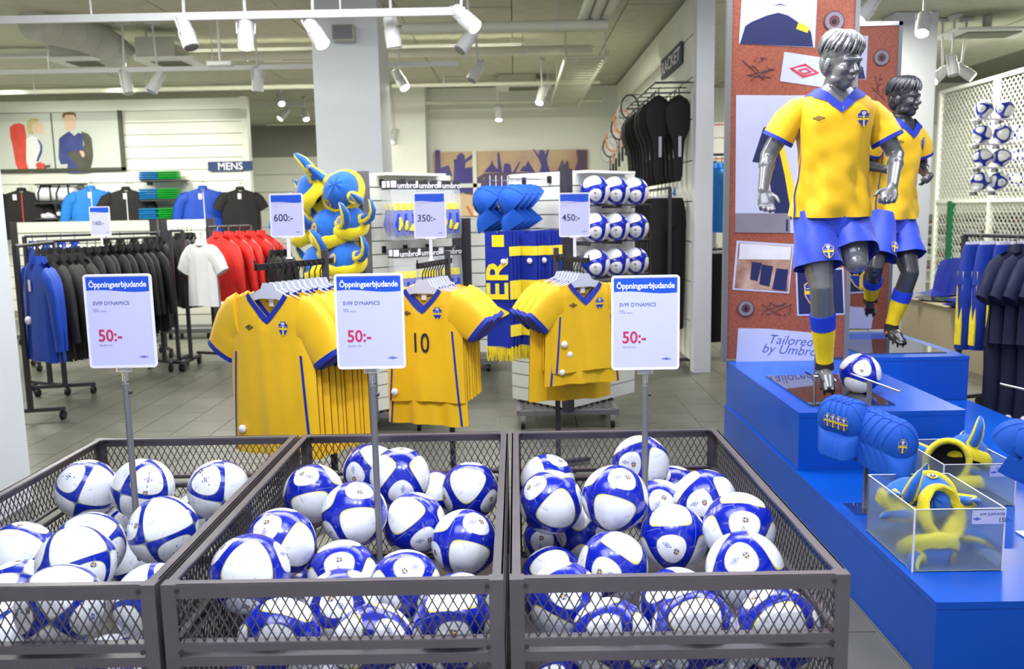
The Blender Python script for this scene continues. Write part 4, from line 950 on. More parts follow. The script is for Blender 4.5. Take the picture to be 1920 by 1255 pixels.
def mannequin(J, label, m, fr, headf, headup, shoe, hs=1.0, tw=1.0, sleeve_frac=.62, hands=(None, None)):
    t = thing('mannequin', label, 'mannequin', J['base']); O = Vector(J['base'])
    J = {k: (Vector(v) - O if isinstance(v, Vector) else v) for k, v in J.items()}
    ax = (J['neck'] - J['pelvis']); H = ax.length; up = ax.normalized(); fr = Vector(fr); fr = (fr - up * fr.dot(up)).normalized(); rt = fr.cross(up)
    TB = ((-.16, .165, .115), (-.05, .172, .120), (.1, .165, .113), (.3, .152, .104), (.5, .165, .115), (.68, .185, .124), (.80, .192, .118), (.88, .168, .100), (.95, .105, .078), (1.0, .062, .064))
    def tab(h):
        for (a, x, y), (b_, x2, y2) in zip(TB, TB[1:]):
            if h <= b_: k = max(0, (h - a) / (b_ - a)); return (x + (x2 - x) * k) * tw, (y + (y2 - y) * k) * tw
        return TB[-1][1] * tw, TB[-1][2] * tw
    def S(th, h, off=0.):
        x, y = tab(h); c, s_ = math.sin(th), math.cos(th); e = .85
        cx = math.copysign(abs(c) ** e, c) * (x + off); cy = math.copysign(abs(s_) ** e, s_) * (y + off)
        return J['pelvis'] + up * (H * h) + rt * cx + fr * cy
    b = MB(); n = 24
    b.ring([[S(2 * math.pi * j / n, h) for j in range(n)] for h in (-.16, -.05, .1, .3, .5, .68, .8, .88, .95, 1.0)])
    hc = J['head']; b.tube([J['pelvis'] + up * H * .9, J['neck'], J['neck'].lerp(hc, .5), hc], [.075, .062, .056, .055], 16)
    hb = MB(); head(b, hb, hc, Vector(headup), Vector(headf), hs)
    for sd in ('r', 'l'):
        limb(b, [J[sd + 'sh'], J[sd + 'el'], J[sd + 'wr']], [.058, .042, .027]); mid = J[sd + 'el'].lerp(J[sd + 'wr'], .28); b.ell(mid, (.044,) * 3, 12, 8)
        hand(b, J[sd + 'wr'], J[sd + 'ha'], J[sd + 'pa'], 1 if sd == 'l' else -1, J.get(sd + 'cu', .3), J.get(sd + 'fist', False))
        hp, kn, an, to = J[sd + 'hip'], J[sd + 'kn'], J[sd + 'an'], J[sd + 'to']
        limb(b, [hp, hp.lerp(kn, .5), kn, kn.lerp(an, .33), an], [.092, .084, .060, .060, .038], 16); b.ell(kn + (kn - (hp + an) / 2).normalized() * .008, (.05,) * 3, 12, 8)
        b.tube([an, an + Vector((0, 0, -.04)), an.lerp(to, .6), to], [.038, .036, .034, .02], 12)
    body = link('body', remesh(b, .0052), t); body.data.materials.clear(); body.data.materials.append(m)
    hair = hb.obj('hair', m, t, angle=70)
    # jersey
    jb = MB(); N = 64
    def SJ(th, h, off=.014):
        f = (.011 * math.sin(5 * th + h * 6) + .007 * math.sin(11 * th - h * 9)) * max(0, 1 - h * 1.2) + .004 * math.sin(h * 26 + th * 3) * max(0, math.sin(th * 2 + 1.2)) + .004 * math.sin(h * 34 - th * 7) * max(0, .75 - h)
        loose = .016 * max(0, .62 - h) / .62
        return S(th, h, off + f + loose)
    def htop(th):
        if math.cos(th) < 0: return .965
        h = .9
        for _ in range(8):
            x = abs(math.sin(th)) ** .85 * (tab(h)[0] + .014); h = min(.965, .835 + x / .085 * .12)
        return h
    NV = 26
    jb.ring([[SJ(2 * math.pi * j / N, -.055 + (htop(2 * math.pi * j / N) + .055) * (i / NV)) for j in range(N)] for i in range(NV + 1)], False, False); jy = jb.obj('jersey', YEL, t, angle=80)
    for sd, sx in (('r', -1), ('l', 1)):
        sh, el = J[sd + 'sh'], J[sd + 'el']; q = sh.lerp(el, sleeve_frac); ins = sh + (J['neck'] - sh) * .42 + Vector((0, 0, -.012))
        dn = (el - sh).normalized(); sl = MB().tube([ins, sh.lerp(ins, .3) + Vector((0, 0, .006)), sh.lerp(q, .3), sh.lerp(q, .65), q], [.04, .064, .080, .082, .083], 18); sl.obj('sleeve', YEL, jy)
        MB().tube([q - dn * .016, q + dn * .004], [.0845, .085], 18).obj('cuff', BLU, jy)
    cl = MB(); inn, out = [], []
    for i in range(N + 1):
        th = 2 * math.pi * i / N; ht = htop(th); fz = max(0, math.cos(th))
        inn.append(SJ(th, min(ht + .012, .975), .016)); out.append(SJ(th, ht - .05 - .012 * (ht < .9), .020))
    nI = len(inn); cl.add(inn + out, [(i, i + 1, nI + i + 1, nI + i) for i in range(nI - 1)]); cl.obj('collar', BLU, jy)
    def sf(x, z, off=.004):
        h = z / H; xx, yy = tab(h); th = math.asin(max(-.95, min(.95, x / xx))); return SJ(th, h, .014 + off)
    decal('crest', crest_layers(-.092, H * .72, .030, .042), sf, EMB, jy, .004); decal('chest_logo', [(0, q) for q in diamond(.088, H * .735, .030, .0125, .0035)], sf, [NAVY], jy, .004)
    for sx in (-1, 1): MB().grid(lambda u, v: SJ(sx * (1.22 + .05 * (u - .5) + .12 * math.sin(v * 3)), -.05 + v * .72, .019), 1, 16).obj('side_stripe', BLU, jy)
    # shorts
    sb = MB(); sb.ring([[S(2 * math.pi * j / N, h, .012) for j in range(N)] for h in (-.20, -.10, .0)], False, False)
    so = sb.obj('shorts', SHORT, t)
    for sd in ('r', 'l'):
        hp, kn = J[sd + 'hip'], J[sd + 'kn']; hem = hp.lerp(kn, .68 if sd == J.get('plant', 'r') else .78); rr = []
        d = (kn - hp).normalized(); x = (rt - d * rt.dot(d)).normalized(); y = d.cross(x)
        for k in range(9):
            q = hp.lerp(hem, k / 8) + Vector((0, 0, .05 * (1 - k / 8))); r = .100 + .026 * k / 8
            rr.append([q + (x * math.cos(a) + y * math.sin(a)) * (r + .006 * math.sin(3 * a + k) * k / 8 + .004 * math.sin(7 * a + k * 1.3)) for a in [2 * math.pi * i / 28 for i in range(28)]])
        MB().ring(rr, False, False).obj('shorts_leg', SHORT, so, angle=80)
        if sd == 'r':
            c = hp.lerp(hem, .82); dr = -y if (-y).dot(fr) > 0 else y
            decal('shorts_crest', crest_layers(0, 0, .026, .036), lambda X, Z, off=0.: c + dr * (.134 + off) + x * X * 1.0 - x * .02 - d * Z, EMB, so, .006)
    # socks, boots
    for sd in ('r', 'l'):
        kn, an, to = J[sd + 'kn'], J[sd + 'an'], J[sd + 'to']; d = (an - kn).normalized(); p0 = kn.lerp(an, .34)
        sk = MB().tube([p0, kn.lerp(an, .45), kn.lerp(an, .6), kn.lerp(an, .8), an, an + Vector((0, 0, -.02))], [.0635, .0625, .060, .05, .043, .043], 18); k_ = sk.obj('sock', SOCKY, t)
        MB().tube([p0 - d * .004, kn.lerp(an, .42), kn.lerp(an, .52)], [.067, .066, .064], 18).obj('sock_cuff', SOCKB, k_)
        f = Vector((to.x - an.x, to.y - an.y, 0)); f = f.normalized() if f.length > .01 else fr
        foot = (to - an); fd = foot.normalized(); heel = an - fd * .0 - f * .035 + Vector((0, 0, -.045))
        upf = Vector((0, 0, 1)); sd_ = fd.cross(upf).normalized()
        bm_ = MB(); bm_.tube([heel - f * .012, heel + f * .03, heel.lerp(to, .35), heel.lerp(to, .6), heel.lerp(to, .85), to + fd * .012], [(.026, .03), (.042, .036), (.046, .038), (.036, .042), (.028, .044), (.012, .028)], 16, upv=upf)
        bo = bm_.obj('boot', shoe[0], t)
        MB().tube([an + Vector((0, 0, .012)), an + Vector((0, 0, -.03))], [.046, .05], 16).obj('boot_collar', BLK, bo)
        st = MB().tube([heel.lerp(to, .15) + sd_ * .036, heel.lerp(to, .45) + upf * .038, heel.lerp(to, .6) - sd_ * .04], [.012, .010, .012], 8); st.obj('boot_strap', shoe[1], bo)
        lc = MB()
        for k in range(4): q = an.lerp(to, .3 + .1 * k) + upf * (.01 - .004 * k); lc.tube([q - sd_ * .02, q + upf * .012, q + sd_ * .02], .003, 5)
        lc.obj('laces', BLK, bo)['kind'] = 'stuff'
        for k, (q, o) in enumerate(((.05, .02), (.05, -.02), (.6, .028), (.6, -.028), (.85, .02), (.85, -.02))):
            c = heel.lerp(to, q) + sd_ * o; MB().cyl(c - Vector((0, 0, .024)), c - Vector((0, 0, .044)), .008, 8, .006).obj('stud', BLK, bo)
    return t
BOOT = mat('boot_black', (30, 29, 30), .2, noise=.1, coat=.5); BSIL = mat('boot_silver', (170, 168, 160), .25, .6, noise=.1); ORG = mat('boot_orange', (236, 116, 30), .4, noise=.05)
Y1 = 4.66
J1 = dict(base=Vector((at(1556, 745, 4.62).x, 4.66, .628)), pelvis=at(1556, 392, 4.72), neck=at(1567, 159, 4.68), head=at(1578, 118, 4.60),
    rsh=at(1486, 213, 4.70), rel=at(1440, 292, 4.74), rwr=at(1431, 357, 4.66), rha=at(1446, 430, 4.58), rpa=Vector((.75, .65, 0)), rcu=.62,
    lsh=at(1639, 217, 4.70), lel=at(1680, 292, 4.66), lwr=at(1673, 350, 4.47), lha=at(1655, 405, 4.38), lpa=Vector((-.5, .7, 0)), lcu=.75,
    rhip=at(1524, 420, 4.72), rkn=at(1540, 540, 4.60), ran=at(1546, 692, 4.72), rto=Vector((at(1553, 735, 4.56).x, 4.54, .685)),
    lhip=at(1590, 418, 4.74), lkn=at(1606, 492, 4.60), lan=at(1606, 486, 4.98), lto=at(1606, 496, 5.1))
J1['ran'].z = .79; J1['plant'] = 'r'
m1 = mannequin(J1, 'front grey mannequin in yellow football jersey, blue shorts and yellow socks, looking down', MANN, (-.08, -1, 0), (.42, -1, -.30), (.05, -.22, 1), (BOOT, BSIL), hs=1.02, tw=.98)
sr = MB().tube([(at(1527, 705, 4.78).x - J1['base'].x, .12, 0), (at(1530, 690, 4.78).x - J1['base'].x, .12, .16), (at(1540, 640, 4.75).x - J1['base'].x, .08, .32)], .008, 8); sr.obj('support_rod', CHROME, m1)
sr = MB().tube([(at(1510, 705, 4.7).x - J1['base'].x, .05, .12), (at(1527, 712, 4.75).x - J1['base'].x, .11, .085), (at(1548, 712, 4.7).x - J1['base'].x, .06, .09)], .005, 8); sr.obj('support_clamp', CHROME, m1)
J2 = dict(base=Vector((at(1668, 650, 6.15).x, 6.2, .628)), pelvis=at(1668, 398, 6.22), neck=at(1690, 217, 6.16), head=at(1697, 186, 6.12),
    rsh=at(1645, 252, 6.05), rel=at(1618, 308, 6.15), rwr=at(1662, 318, 5.92), rha=at(1690, 322, 5.80), rpa=Vector((.3, .5, 1)), rfist=True,
    lsh=at(1722, 258, 6.30), lel=at(1728, 312, 6.36), lwr=at(1738, 330, 6.12), lha=at(1745, 338, 6.0), lpa=Vector((-.8, .3, .2)), lfist=True,
    rhip=at(1650, 418, 6.14), rkn=at(1640, 500, 6.02), ran=at(1632, 560, 6.30), rto=at(1632, 585, 6.42),
    lhip=at(1684, 418, 6.28), lkn=at(1706, 512, 6.10), lan=at(1671, 620, 6.20), lto=Vector((at(1692, 650, 6.05).x, 6.05, .685)))
J2['lan'].z = .79; J2['plant'] = 'l'
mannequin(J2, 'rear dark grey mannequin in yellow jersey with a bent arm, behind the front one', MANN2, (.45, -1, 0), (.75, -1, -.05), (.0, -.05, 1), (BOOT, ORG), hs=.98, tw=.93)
# ------------------------------------------------------------------ cap stands
CAP = cap_proto('blue cap with yellow crest at the front of the cap stand', 'caps on the near cap stand')
def cap_stand(px, pytop, pybase, Yb, z0, label, arms):
    bx = at(px, pybase, Yb); t = thing('cap_stand', label, 'display stand', (bx.x, Yb, z0)); top = at(px + 6, pytop, Yb - .02).z - z0
    MB().box((0, 0, .003), (.14, .14, .006)).obj('base_plate', CHROME, t, False); MB().box((0, 0, top / 2), (.016, .016, top)).obj('post', GREY, t, False)
    for a, b in arms:
        MB().tube([Vector(a) + Vector((0, 0, top)), (0, 0, top), Vector(b) + Vector((0, 0, top)), Vector(b) * 1.04 + Vector((0, 0, top + .02))], .004, 6).obj('arm', CHROME, t)
    return t, Vector((bx.x, Yb, z0 + top))
ORD = ('first', 'second', 'third', 'fourth', 'fifth', 'sixth', 'seventh', 'eighth', 'ninth', 'tenth', 'eleventh', 'twelfth', 'thirteenth', 'fourteenth')
# ------------------------------------------------------------------ cap stands and hat boxes on the low platform
Yc = at(1625, 945, 3.72).y
st, top = cap_stand(1622, 716, 930, 3.72, .32, 'chrome cap stand on the low platform in front of the front mannequin', (((-.06, .06, .02), (.07, -.14, -.02)),))
tilt = lambda yaw, t=R(62), roll=0: (t, roll, yaw)
first = True
def hang_caps(top, dirv, n0, n1, step, rot, l0, l1, group, drop=.16):
    global first
    for k in range(n0, n1):
        p = top + Vector(dirv) * (k * step) + Vector((0, 0, -drop))
        lb = l0 if k == n0 else l1
        if first: c = CAP; first = False; c.location = p; c.rotation_euler = rot; c['label'] = lb; c['group'] = group
        else: c = dup(CAP, p, rot, lb, group)
        loop = MB().tube([(0, 0, .13 * 0), (.0, .0, .0)], .001, 4) if 0 else None
dv = Vector((.06, -.14, -.02)).normalized(); ry = math.atan2(.17, .16)
for k in range(5):
    p = top + dv * (.16 - .042 * k) + Vector((0, 0, -.215)); rot = (R(30), 0, R(-10))
    lb = 'frontmost blue cap with yellow crest on the near cap stand' if k == 0 else ORD[k] + ' blue cap from the front on the near cap stand'
    if k == 0: c = CAP; c.location = p; c.rotation_euler = rot; c.scale = (.96,) * 3; c['label'] = lb
    else: c = dup(CAP, p, rot, lb)
    MB().tube([top + dv * (.16 - .042 * k) + Vector((0, 0, -.11)) - top, top + dv * (.16 - .042 * k) - top + Vector((0, 0, .006))], .0022, 5).obj('cap_hook', CHROME, st)
for k in range(4):
    p = top - dv * (.0 + .022 * k) + Vector((-.050 - .008 * k, 0.02, -.19)); dup(CAP, p, (R(30), 0, R(-46)), ORD[k] + ' blue cap on the rear arm of the near cap stand')
    MB().tube([-dv * (.0 + .022 * k) + Vector((0, 0, -.08)), -dv * (.0 + .022 * k) + Vector((0, 0, .006))], .0022, 5).obj('cap_hook', CHROME, st)
st2, top2 = cap_stand(1955, 745, 1010, 3.35, .32, 'second cap stand at the right picture edge, mostly out of view', (((-.15, .1, .03), (.15, -.1, -.03)),))
for k in range(4): dup(CAP, top2 + Vector((-.10 + .03 * k, .06 - .04 * k, -.21)), (R(30), 0, R(20)), ORD[k] + ' blue cap on the second stand at the right picture edge', 'caps on the second cap stand')
HAT = hat_proto('blue plush hat', 'horned hats')
hat_used = [False]
def place_hat(p, rot, label, group, s=1.0):
    if not hat_used[0]: hat_used[0] = True; h = HAT; h.location = p; h.rotation_euler = rot; h['label'] = label; h['group'] = group; h.scale = (s,) * 3; return h
    return dup(HAT, p, rot, label, group, s)
def hat_box(x0, x1, y0, y1, z0, h, label, hats, price, group):
    t = thing('acrylic_box', label, 'box', ((x0 + x1) / 2, (y0 + y1) / 2, z0)); w, d, th = (x1 - x0) / 2, (y1 - y0) / 2, .006
    MB().box((0, -d, h / 2), (2 * w, th, h)).obj('front_wall', FROST, t, False); MB().box((0, d, h / 2), (2 * w, th, h)).obj('back_wall', FROST, t, False)
    for sx in (-1, 1): MB().box((sx * w, 0, h / 2), (th, 2 * d - th, h)).obj('side_wall', FROST, t, False)
    MB().box((0, 0, .004), (2 * w, 2 * d, .006)).obj('base', FROST, t, False)
    e = MB()
    for z in (.002, h): 
        e.box((0, -d, z), (2 * w + .004, .006, .003)); e.box((0, d, z), (2 * w + .004, .006, .003)); e.box((-w, 0, z), (.006, 2 * d, .003)); e.box((w, 0, z), (.006, 2 * d, .003))
    for sx in (-1, 1): e.box((sx * w, -d - .001, h / 2), (.005, .006, h))
    e.obj('polished_edges', TAGW, t, False)['kind'] = 'stuff'
    g = MB().box((w * .62, -d - .006, h - .03), (w * .72, .003, .05)).obj('price_label', PAPER, t, False)
    text('label_text', price, .024, SIGNDK, g, (w * .83, -d - .0082, h - .048)); text('label_text', 'SVFF SUPPORTER', .012, SIGNTXT, g, (w * .42, -d - .0082, h - .022))
    lg = MB()
    for q in diamond(w * .36, h - .035, .016, .006, .002): lg.poly([Vector((x, -d - .0082, z)) for x, z in q])
    lg.obj('label_logo', SIGNBLUE, g, False)
    for (x, y, z, rx, ry_, rz), lb in hats: place_hat((t.location.x + x, t.location.y + y, z0 + z), (R(rx), R(ry_), R(rz)), lb, group, .84)
    return t
a, b = at(1720, 1056, 3.1), at(1888, 1056, 3.1)
za = .32
BXa = 1.50
fx0, fx1 = at(1718, 1060, 3.02).x, at(1890, 1058, 3.02).x
hat_box(fx0, fx1 - .005, 3.05, 3.47, za, .235, 'near frosted acrylic box of horned plush hats on the low platform', [
    ((.03, -.03, .155, -112, 8, 20), 'horned plush hat on top in the near acrylic box, dark lining showing'),
    ((-.06, .10, .13, 20, 10, 60), 'horned plush hat behind the top one in the near acrylic box'),
    ((-.035, -.05, .04, 30, -160, 30), 'horned plush hat at the bottom front of the near acrylic box'),
    ((.05, .12, .16, -70, 0, 160), 'horned plush hat lying at the back rim of the near acrylic box'),
    ((.07, .06, .05, 40, -140, 100), 'horned plush hat low at the back right of the near acrylic box')], '150:-', 'hats in the near acrylic box')
gx0, gx1 = at(1772, 958, 3.75).x, at(1885, 958, 3.75).x
hat_box(gx0 - .02, gx1 + .03, 3.74, 4.16, za, .19, 'rear frosted acrylic box of horned plush hats behind the near one', [
    ((-.06, -.04, .15, -100, 20, -30), 'horned plush hat on top in the rear acrylic box, opening facing front'),
    ((.07, .05, .13, 15, 30, 80), 'horned plush hat lying at the right in the rear acrylic box'),
    ((0, -.02, .04, 160, 20, 50), 'horned plush hat at the bottom of the rear acrylic box')], '150:-', 'hats in the rear acrylic box')
# ================================================================== jersey racks
ORD = ('first', 'second', 'third', 'fourth', 'fifth', 'sixth', 'seventh', 'eighth', 'ninth', 'tenth', 'eleventh', 'twelfth', 'thirteenth', 'fourteenth')
def tstand(base, armdir, armlen, zarm, label, zpost=None, foot=True):
    t = thing('jersey_rack', label, 'clothes rack', (base[0], base[1], 0)); d = Vector((armdir[0], armdir[1], 0)).normalized()
    zp = zpost or zarm + .06
    MB().box((0, 0, zp / 2), (.032, .032, zp)).obj('post', DARK, t, False)
    b = MB(); b.bar(Vector((0, 0, zarm)) - d * .06, Vector((0, 0, zarm)) + d * armlen, .016, .03); b.obj('arm', BLACK, t, False)
    MB().bar(Vector((0, 0, zarm - .01)) + d * armlen, Vector((0, 0, zarm + .035)) + d * armlen, .02, .006).obj('arm_stop', BLACK, t, False)
    sd = Vector((-d.y, d.x, 0)); b = MB()
    for q in (d, -d, sd, -sd): MB().bar(Vector((0, 0, .03)), q * .22 + Vector((0, 0, .03)), .04, .025).obj('foot', DARK, t, False)
    return t, d
def small_sign(px, py, Y, w, h, price, label, stem):
    a = at(px, py, Y); t = thing('price_sign', label, 'sign', (a.x, Y, a.z - h / 2 - stem))
    sign_face(t, w, h, h / 2 + stem, False, price, ''); MB().box((0, 0, stem / 2), (.018, .008, stem)).obj('stem', TAGW, t, False); MB().box((0, 0, stem), (.06, .012, .01)).obj('holder_clip', TAGW, t, False); MB().cyl((0, 0, 0), (0, 0, .008), .018, 12).obj('foot', TAGW, t)
def jersey_row(proto, p0, d, n, step, rot, l0, l1, group, hl):
    for k in range(n):
        p = p0 + d * (step * k); rz = rot + random.uniform(-.05, .05) * (k > 0)
        if k == 0: proto.location = p; proto.rotation_euler = (0, 0, rz); proto['label'] = l0; proto['group'] = group
        else: dup(proto, p + Vector((0, 0, random.uniform(-.006, .006))), rz, ORD[k] + ' ' + l1, group)
        hanger(p + Vector((0, 0, .008)), rz, ORD[k] + ' ' + hl, 'hangers of the ' + group)
# rack 1 (600)
c1 = at(504, 546, 4.22); a1 = R(28); d1 = Vector((math.sin(a1), math.cos(a1), 0))
r1, _ = tstand((c1.x + d1.x * .42, c1.y + d1.y * .42), -d1, .50, c1.z + .118, 'dark rack holding the large yellow jerseys under the 600 kronor sign')
g = Garment(.53, .80, .05, .115, .112, .05, .30, .010, .4); t = thing('jersey', 'x', 'jersey')
jersey_parts(t, g, ang=58, sl=.21, tagat=(-.17, -.68), stripe_side=(-1, 1), r0=.12)
jersey_row(t, c1, d1, 10, .042, -a1, 'large yellow jersey with crest at the front of the leftmost jersey rack', 'large yellow jersey from the front on the leftmost jersey rack', 'yellow jerseys under the 600 sign', 'pale hanger from the front on the leftmost jersey rack')
small_sign(538, 404, 4.52, .172, .222, '600:-', 'price sign reading 600 above the leftmost jersey rack', .11)
# rack 2 (350)
c2 = at(793, 538, 4.85); a2 = R(16); d2 = Vector((math.sin(a2), math.cos(a2), 0))
r2, _ = tstand((c2.x + d2.x * .40, c2.y + d2.y * .40), -d2, .47, c2.z + .118, 'dark rack holding the number 10 yellow jerseys under the 350 kronor sign')
g = Garment(.44, .64, .045, .105, .095, .06, .30, .012, 1.3); t = thing('jersey', 'x', 'jersey')
jersey_parts(t, g, number='10', ang=40, sl=.17, tagat=(-.17, -.585), r0=.11)
jersey_row(t, c2, d2, 8, .042, -a2, 'yellow jersey numbered 10 at the front of the middle jersey rack', 'yellow jersey from the front on the middle jersey rack', 'yellow jerseys under the 350 sign', 'pale hanger from the front on the middle jersey rack')
g = Garment(.44, .66, .05, .105, .08, .10, .30, .02, 2.2); t = thing('jersey', 'longer yellow jersey showing its hem below the number 10 jersey', 'jersey', c2 + d2 * .02 + Vector((0, 0, -.115)), -a2)
g.body(YEL, t); [g.stripe(sx, BLU, t) for sx in (-1, 1)]; g.vcollar(BLU, t)
small_sign(806, 404, 5.1, .185, .262, '350:-', 'price sign reading 350 above the middle jersey rack', .13)
# rack 3 (450)
c3 = at(1094, 526, 5.15); a3 = R(-22); d3 = Vector((math.sin(a3), math.cos(a3), 0))
r3, _ = tstand((c3.x + d3.x * .38, c3.y + d3.y * .38), -d3, .45, c3.z + .118, 'dark rack holding small yellow jerseys under the 450 kronor sign')
g = Garment(.42, .53, .045, .10, .092, .05, .28, .010, .9); t = thing('jersey', 'x', 'jersey')
jersey_parts(t, g, ang=44, sl=.16, tagat=(-.15, -.36), r0=.105)
jersey_row(t, c3, d3, 8, .042, -a3, 'small yellow jersey with crest at the front of the right jersey rack', 'small yellow jersey from the front on the right jersey rack', 'yellow jerseys under the 450 sign', 'pale hanger from the front on the right jersey rack')
for k in range(2):
    g = Garment(.46 + .05 * k, .58 + .13 * k, .05, .10, .08, .10, .3, .02, 2.2 + k); t = thing('jersey', ('yellow jersey whose hem and side stripes show just below the small front jersey', 'longest yellow jersey, its plain hem hanging lowest on the right jersey rack')[k], 'jersey', c3 + d3 * (.022 + .17 * k) + Vector((0, 0, -.03)), -a3)
    g.body(YEL, t); [g.stripe(sx, BLU, t) for sx in ((-1, 1) if k == 0 else ())]; g.vcollar(BLU, t)
    if k == 0: tagball(t, g.surf(-.16, -.50, .014), .02); tagball(t, g.surf(-.11, -.40, .02), .02)
small_sign(1077, 403, 5.3, .185, .262, '450:-', 'price sign reading 450 above the right jersey rack', .13)
# ================================================================== slat gondolas
def gondola(corner, wl, wr, ztop, label, topy):
    cx, cy = corner; t = thing('slat_gondola', label, 'display unit', (cx, cy, 0)); l = Vector((-.7071, .7071, 0)); r = Vector((.7071, .7071, 0)); zb = .16
    core = MB(); A, B, C, D = Vector((0, .02, 0)), l * wl + Vector((0, .02, 0)), l * wl + r * wr, r * wr + Vector((0, .02, 0))
    core.ring([[p + Vector((0, 0, zb)) for p in (A, D, C, B)], [p + Vector((0, 0, ztop - .02)) for p in (A, D, C, B)]]); core.obj('core', SLATG, t, False)
    n = int((ztop - zb) / .098); h = (ztop - zb) / n
    for d_, w_, nn in ((l, wl, -r), (r, wr, -l)):
        b = MB(); b.bar(d_ * .03 + nn * .006, d_ * w_ + nn * .006, .012, h - .009); me = b.mesh('slat', SLAT, False)
        for k in range(n): link('slat', me, t).location = (0, .02, zb + h * (k + .5))
    MB().box((0, 0, (ztop + zb) / 2), (.065, .065, ztop - zb + .03), Matrix.Rotation(R(45), 3, 'Z')).obj('corner_post', GREY if topy else DARK, t, False)
    cen = (r * wr + l * wl) / 2
    MB().box((cen.x, cen.y, ztop - .005), (wl * .98, wr * .98, .02), Matrix.Rotation(R(-45), 3, 'Z') if 0 else Matrix.Rotation(R(45), 3, 'Z')).obj('top_panel', SLAT, t, False)
    bw = .74; by0 = .06
    for y in (by0, by0 + bw): MB().box((0, y, .125), (bw, .03, .035)).obj('base_rail', GREY, t, False)
    for x in (-bw / 2, bw / 2): MB().box((x, by0 + bw / 2, .125), (.03, bw, .035)).obj('base_rail', GREY, t, False)
    tr = MB()
    for i in range(15): tr.box((-bw / 2 + (i + .5) * bw / 15, by0 + bw / 2, .14), (.018, bw, .006))
    for i in range(11): tr.box((0, by0 + (i + .5) * bw / 11, .14), (bw, .022, .006))
    tr.obj('perforated_tray', GREY, t, False)['kind'] = 'stuff'
    for x in (-bw / 2 + .03, bw / 2 - .03):
        for y in (by0 + .01, by0 + bw - .03):
            c = MB().cyl((x - .014, y, .04), (x + .014, y, .04), .038, 16); w_ = c.obj('caster', BLACK, t); MB().box((x, y, .085), (.04, .05, .05)).obj('caster_fork', CHROME, w_, False)
    return t, l, r
G1 = (at(683, 400, 6.45).x, 6.45); G3 = (at(1062, 400, 6.45).x, 6.45)
gt1, gl, gr = gondola(G1, .58, .82, 1.93, 'white slat display unit with grey corner post, holding hats and socks', True)
gt3, _, _ = gondola(G3, .58, .80, 1.92, 'white slat display unit with dark corner post, holding caps, scarves and balls', False)
G1v, G3v = Vector((*G1, 0)), Vector((*G3, 0))
def hook(gt, base, outd, L, z): # chrome peg
    o = Vector((gt.location.x, gt.location.y, 0)); p = Vector(base) - o; p.z = z
    MB().tube([p, p + outd * L, p + outd * L + Vector((0, 0, .02))], .004, 6).obj('peg', CHROME, gt); MB().box(p, (.03, .03, .05), Matrix.Rotation(R(45), 3, 'Z')).obj('peg_plate', BLACK, gt, False)
nl, nr = -gr, -gl                       # outward normals of the left and right faces
for k, (px, py, Y, rot, sc_) in enumerate(((645, 362, 6.30, (70, 30, -20), 1.25), (607, 368, 6.36, (40, -25, -75), 1.35), (655, 428, 6.30, (20, 12, -20), 1.15), (625, 440, 6.32, (25, 10, -40), 1.3), (586, 435, 6.50, (30, 14, -70), 1.3), (650, 498, 6.30, (20, 10, -30), 1.2), (612, 505, 6.34, (30, -20, -60), 1.25))):
    p = at(px, py, Y)
    place_hat(p, tuple(R(v) for v in rot), 'horned plush hat on the grey-post unit, ' + ('upper one next to the post', 'upper one at left with big brim', 'middle row, next to the post', 'middle row, second from the post', 'middle row, farthest left', 'bottom row, next to the post', 'bottom row, farther left')[k], 'horned hats on the grey-post display unit', sc_)
for s_, z in ((.12, 1.9), (.36, 1.88), (.14, 1.52), (.38, 1.50), (.2, 1.16)): hook(gt1, G1v + gl * s_, nl, .36, z)
SP = sock_pack('x', 'sock packs'); SP.scale = (1.2,) * 3; ku = 0
for row, z in enumerate((1.86, 1.37)):
    for col, s_ in enumerate((.16, .36, .58)):
        for q in range(3 if row == 0 else 2):
            p = G1v + gr * s_ + nr * (.26 - .05 * q); p.z = z
            lb = '%s pack of blue and yellow socks, %s row of the grey-post display unit, %s peg from the post' % (('front', 'second', 'rear')[q], ('top', 'lower')[row], ('first', 'second', 'third')[col])
            lb = '%s sock pack, %s row of the grey-post unit, %s peg from the post' % (('front', 'second', 'rear')[q], ('top', 'lower')[row], ('first', 'second', 'third')[col])
            if ku == 0: SP.location = p; SP.rotation_euler = (0, 0, R(30)); SP['label'] = lb; SP['group'] = 'sock packs on the grey-post display unit'
            else: dup(SP, p, R(30 + random.uniform(-4, 4)), lb, 'sock packs on the grey-post display unit')
            ku += 1
        hook(gt1, G1v + gr * s_, nr, .32, z + .005)
for col, s_ in enumerate((.16, .42)):
    for q in range(4):
        p = G3v + gl * s_ + nl * (.36 - .06 * q); p.z = 1.70
        dup(CAP, p, (R(48), 0, R(-76)), ORD[q] + ' sky blue cap on the %s peg of the dark-post unit' % ('right', 'left')[col], 'caps on the dark-post unit', 1.2)
        MB().tube([p - gt3.location + Vector((0, 0, .10)), p - gt3.location + Vector((0, 0, .20))], .003, 5).obj('cap_clip', TAGW, gt3)
    hook(gt3, G3v + gl * s_, nl, .42, 1.865)
sc = {k: scarf('x', 'scarves', k) for k in ('text', 'block', 'plain')}; used = set()
ztop_s = at(960, 432, 6.1).z
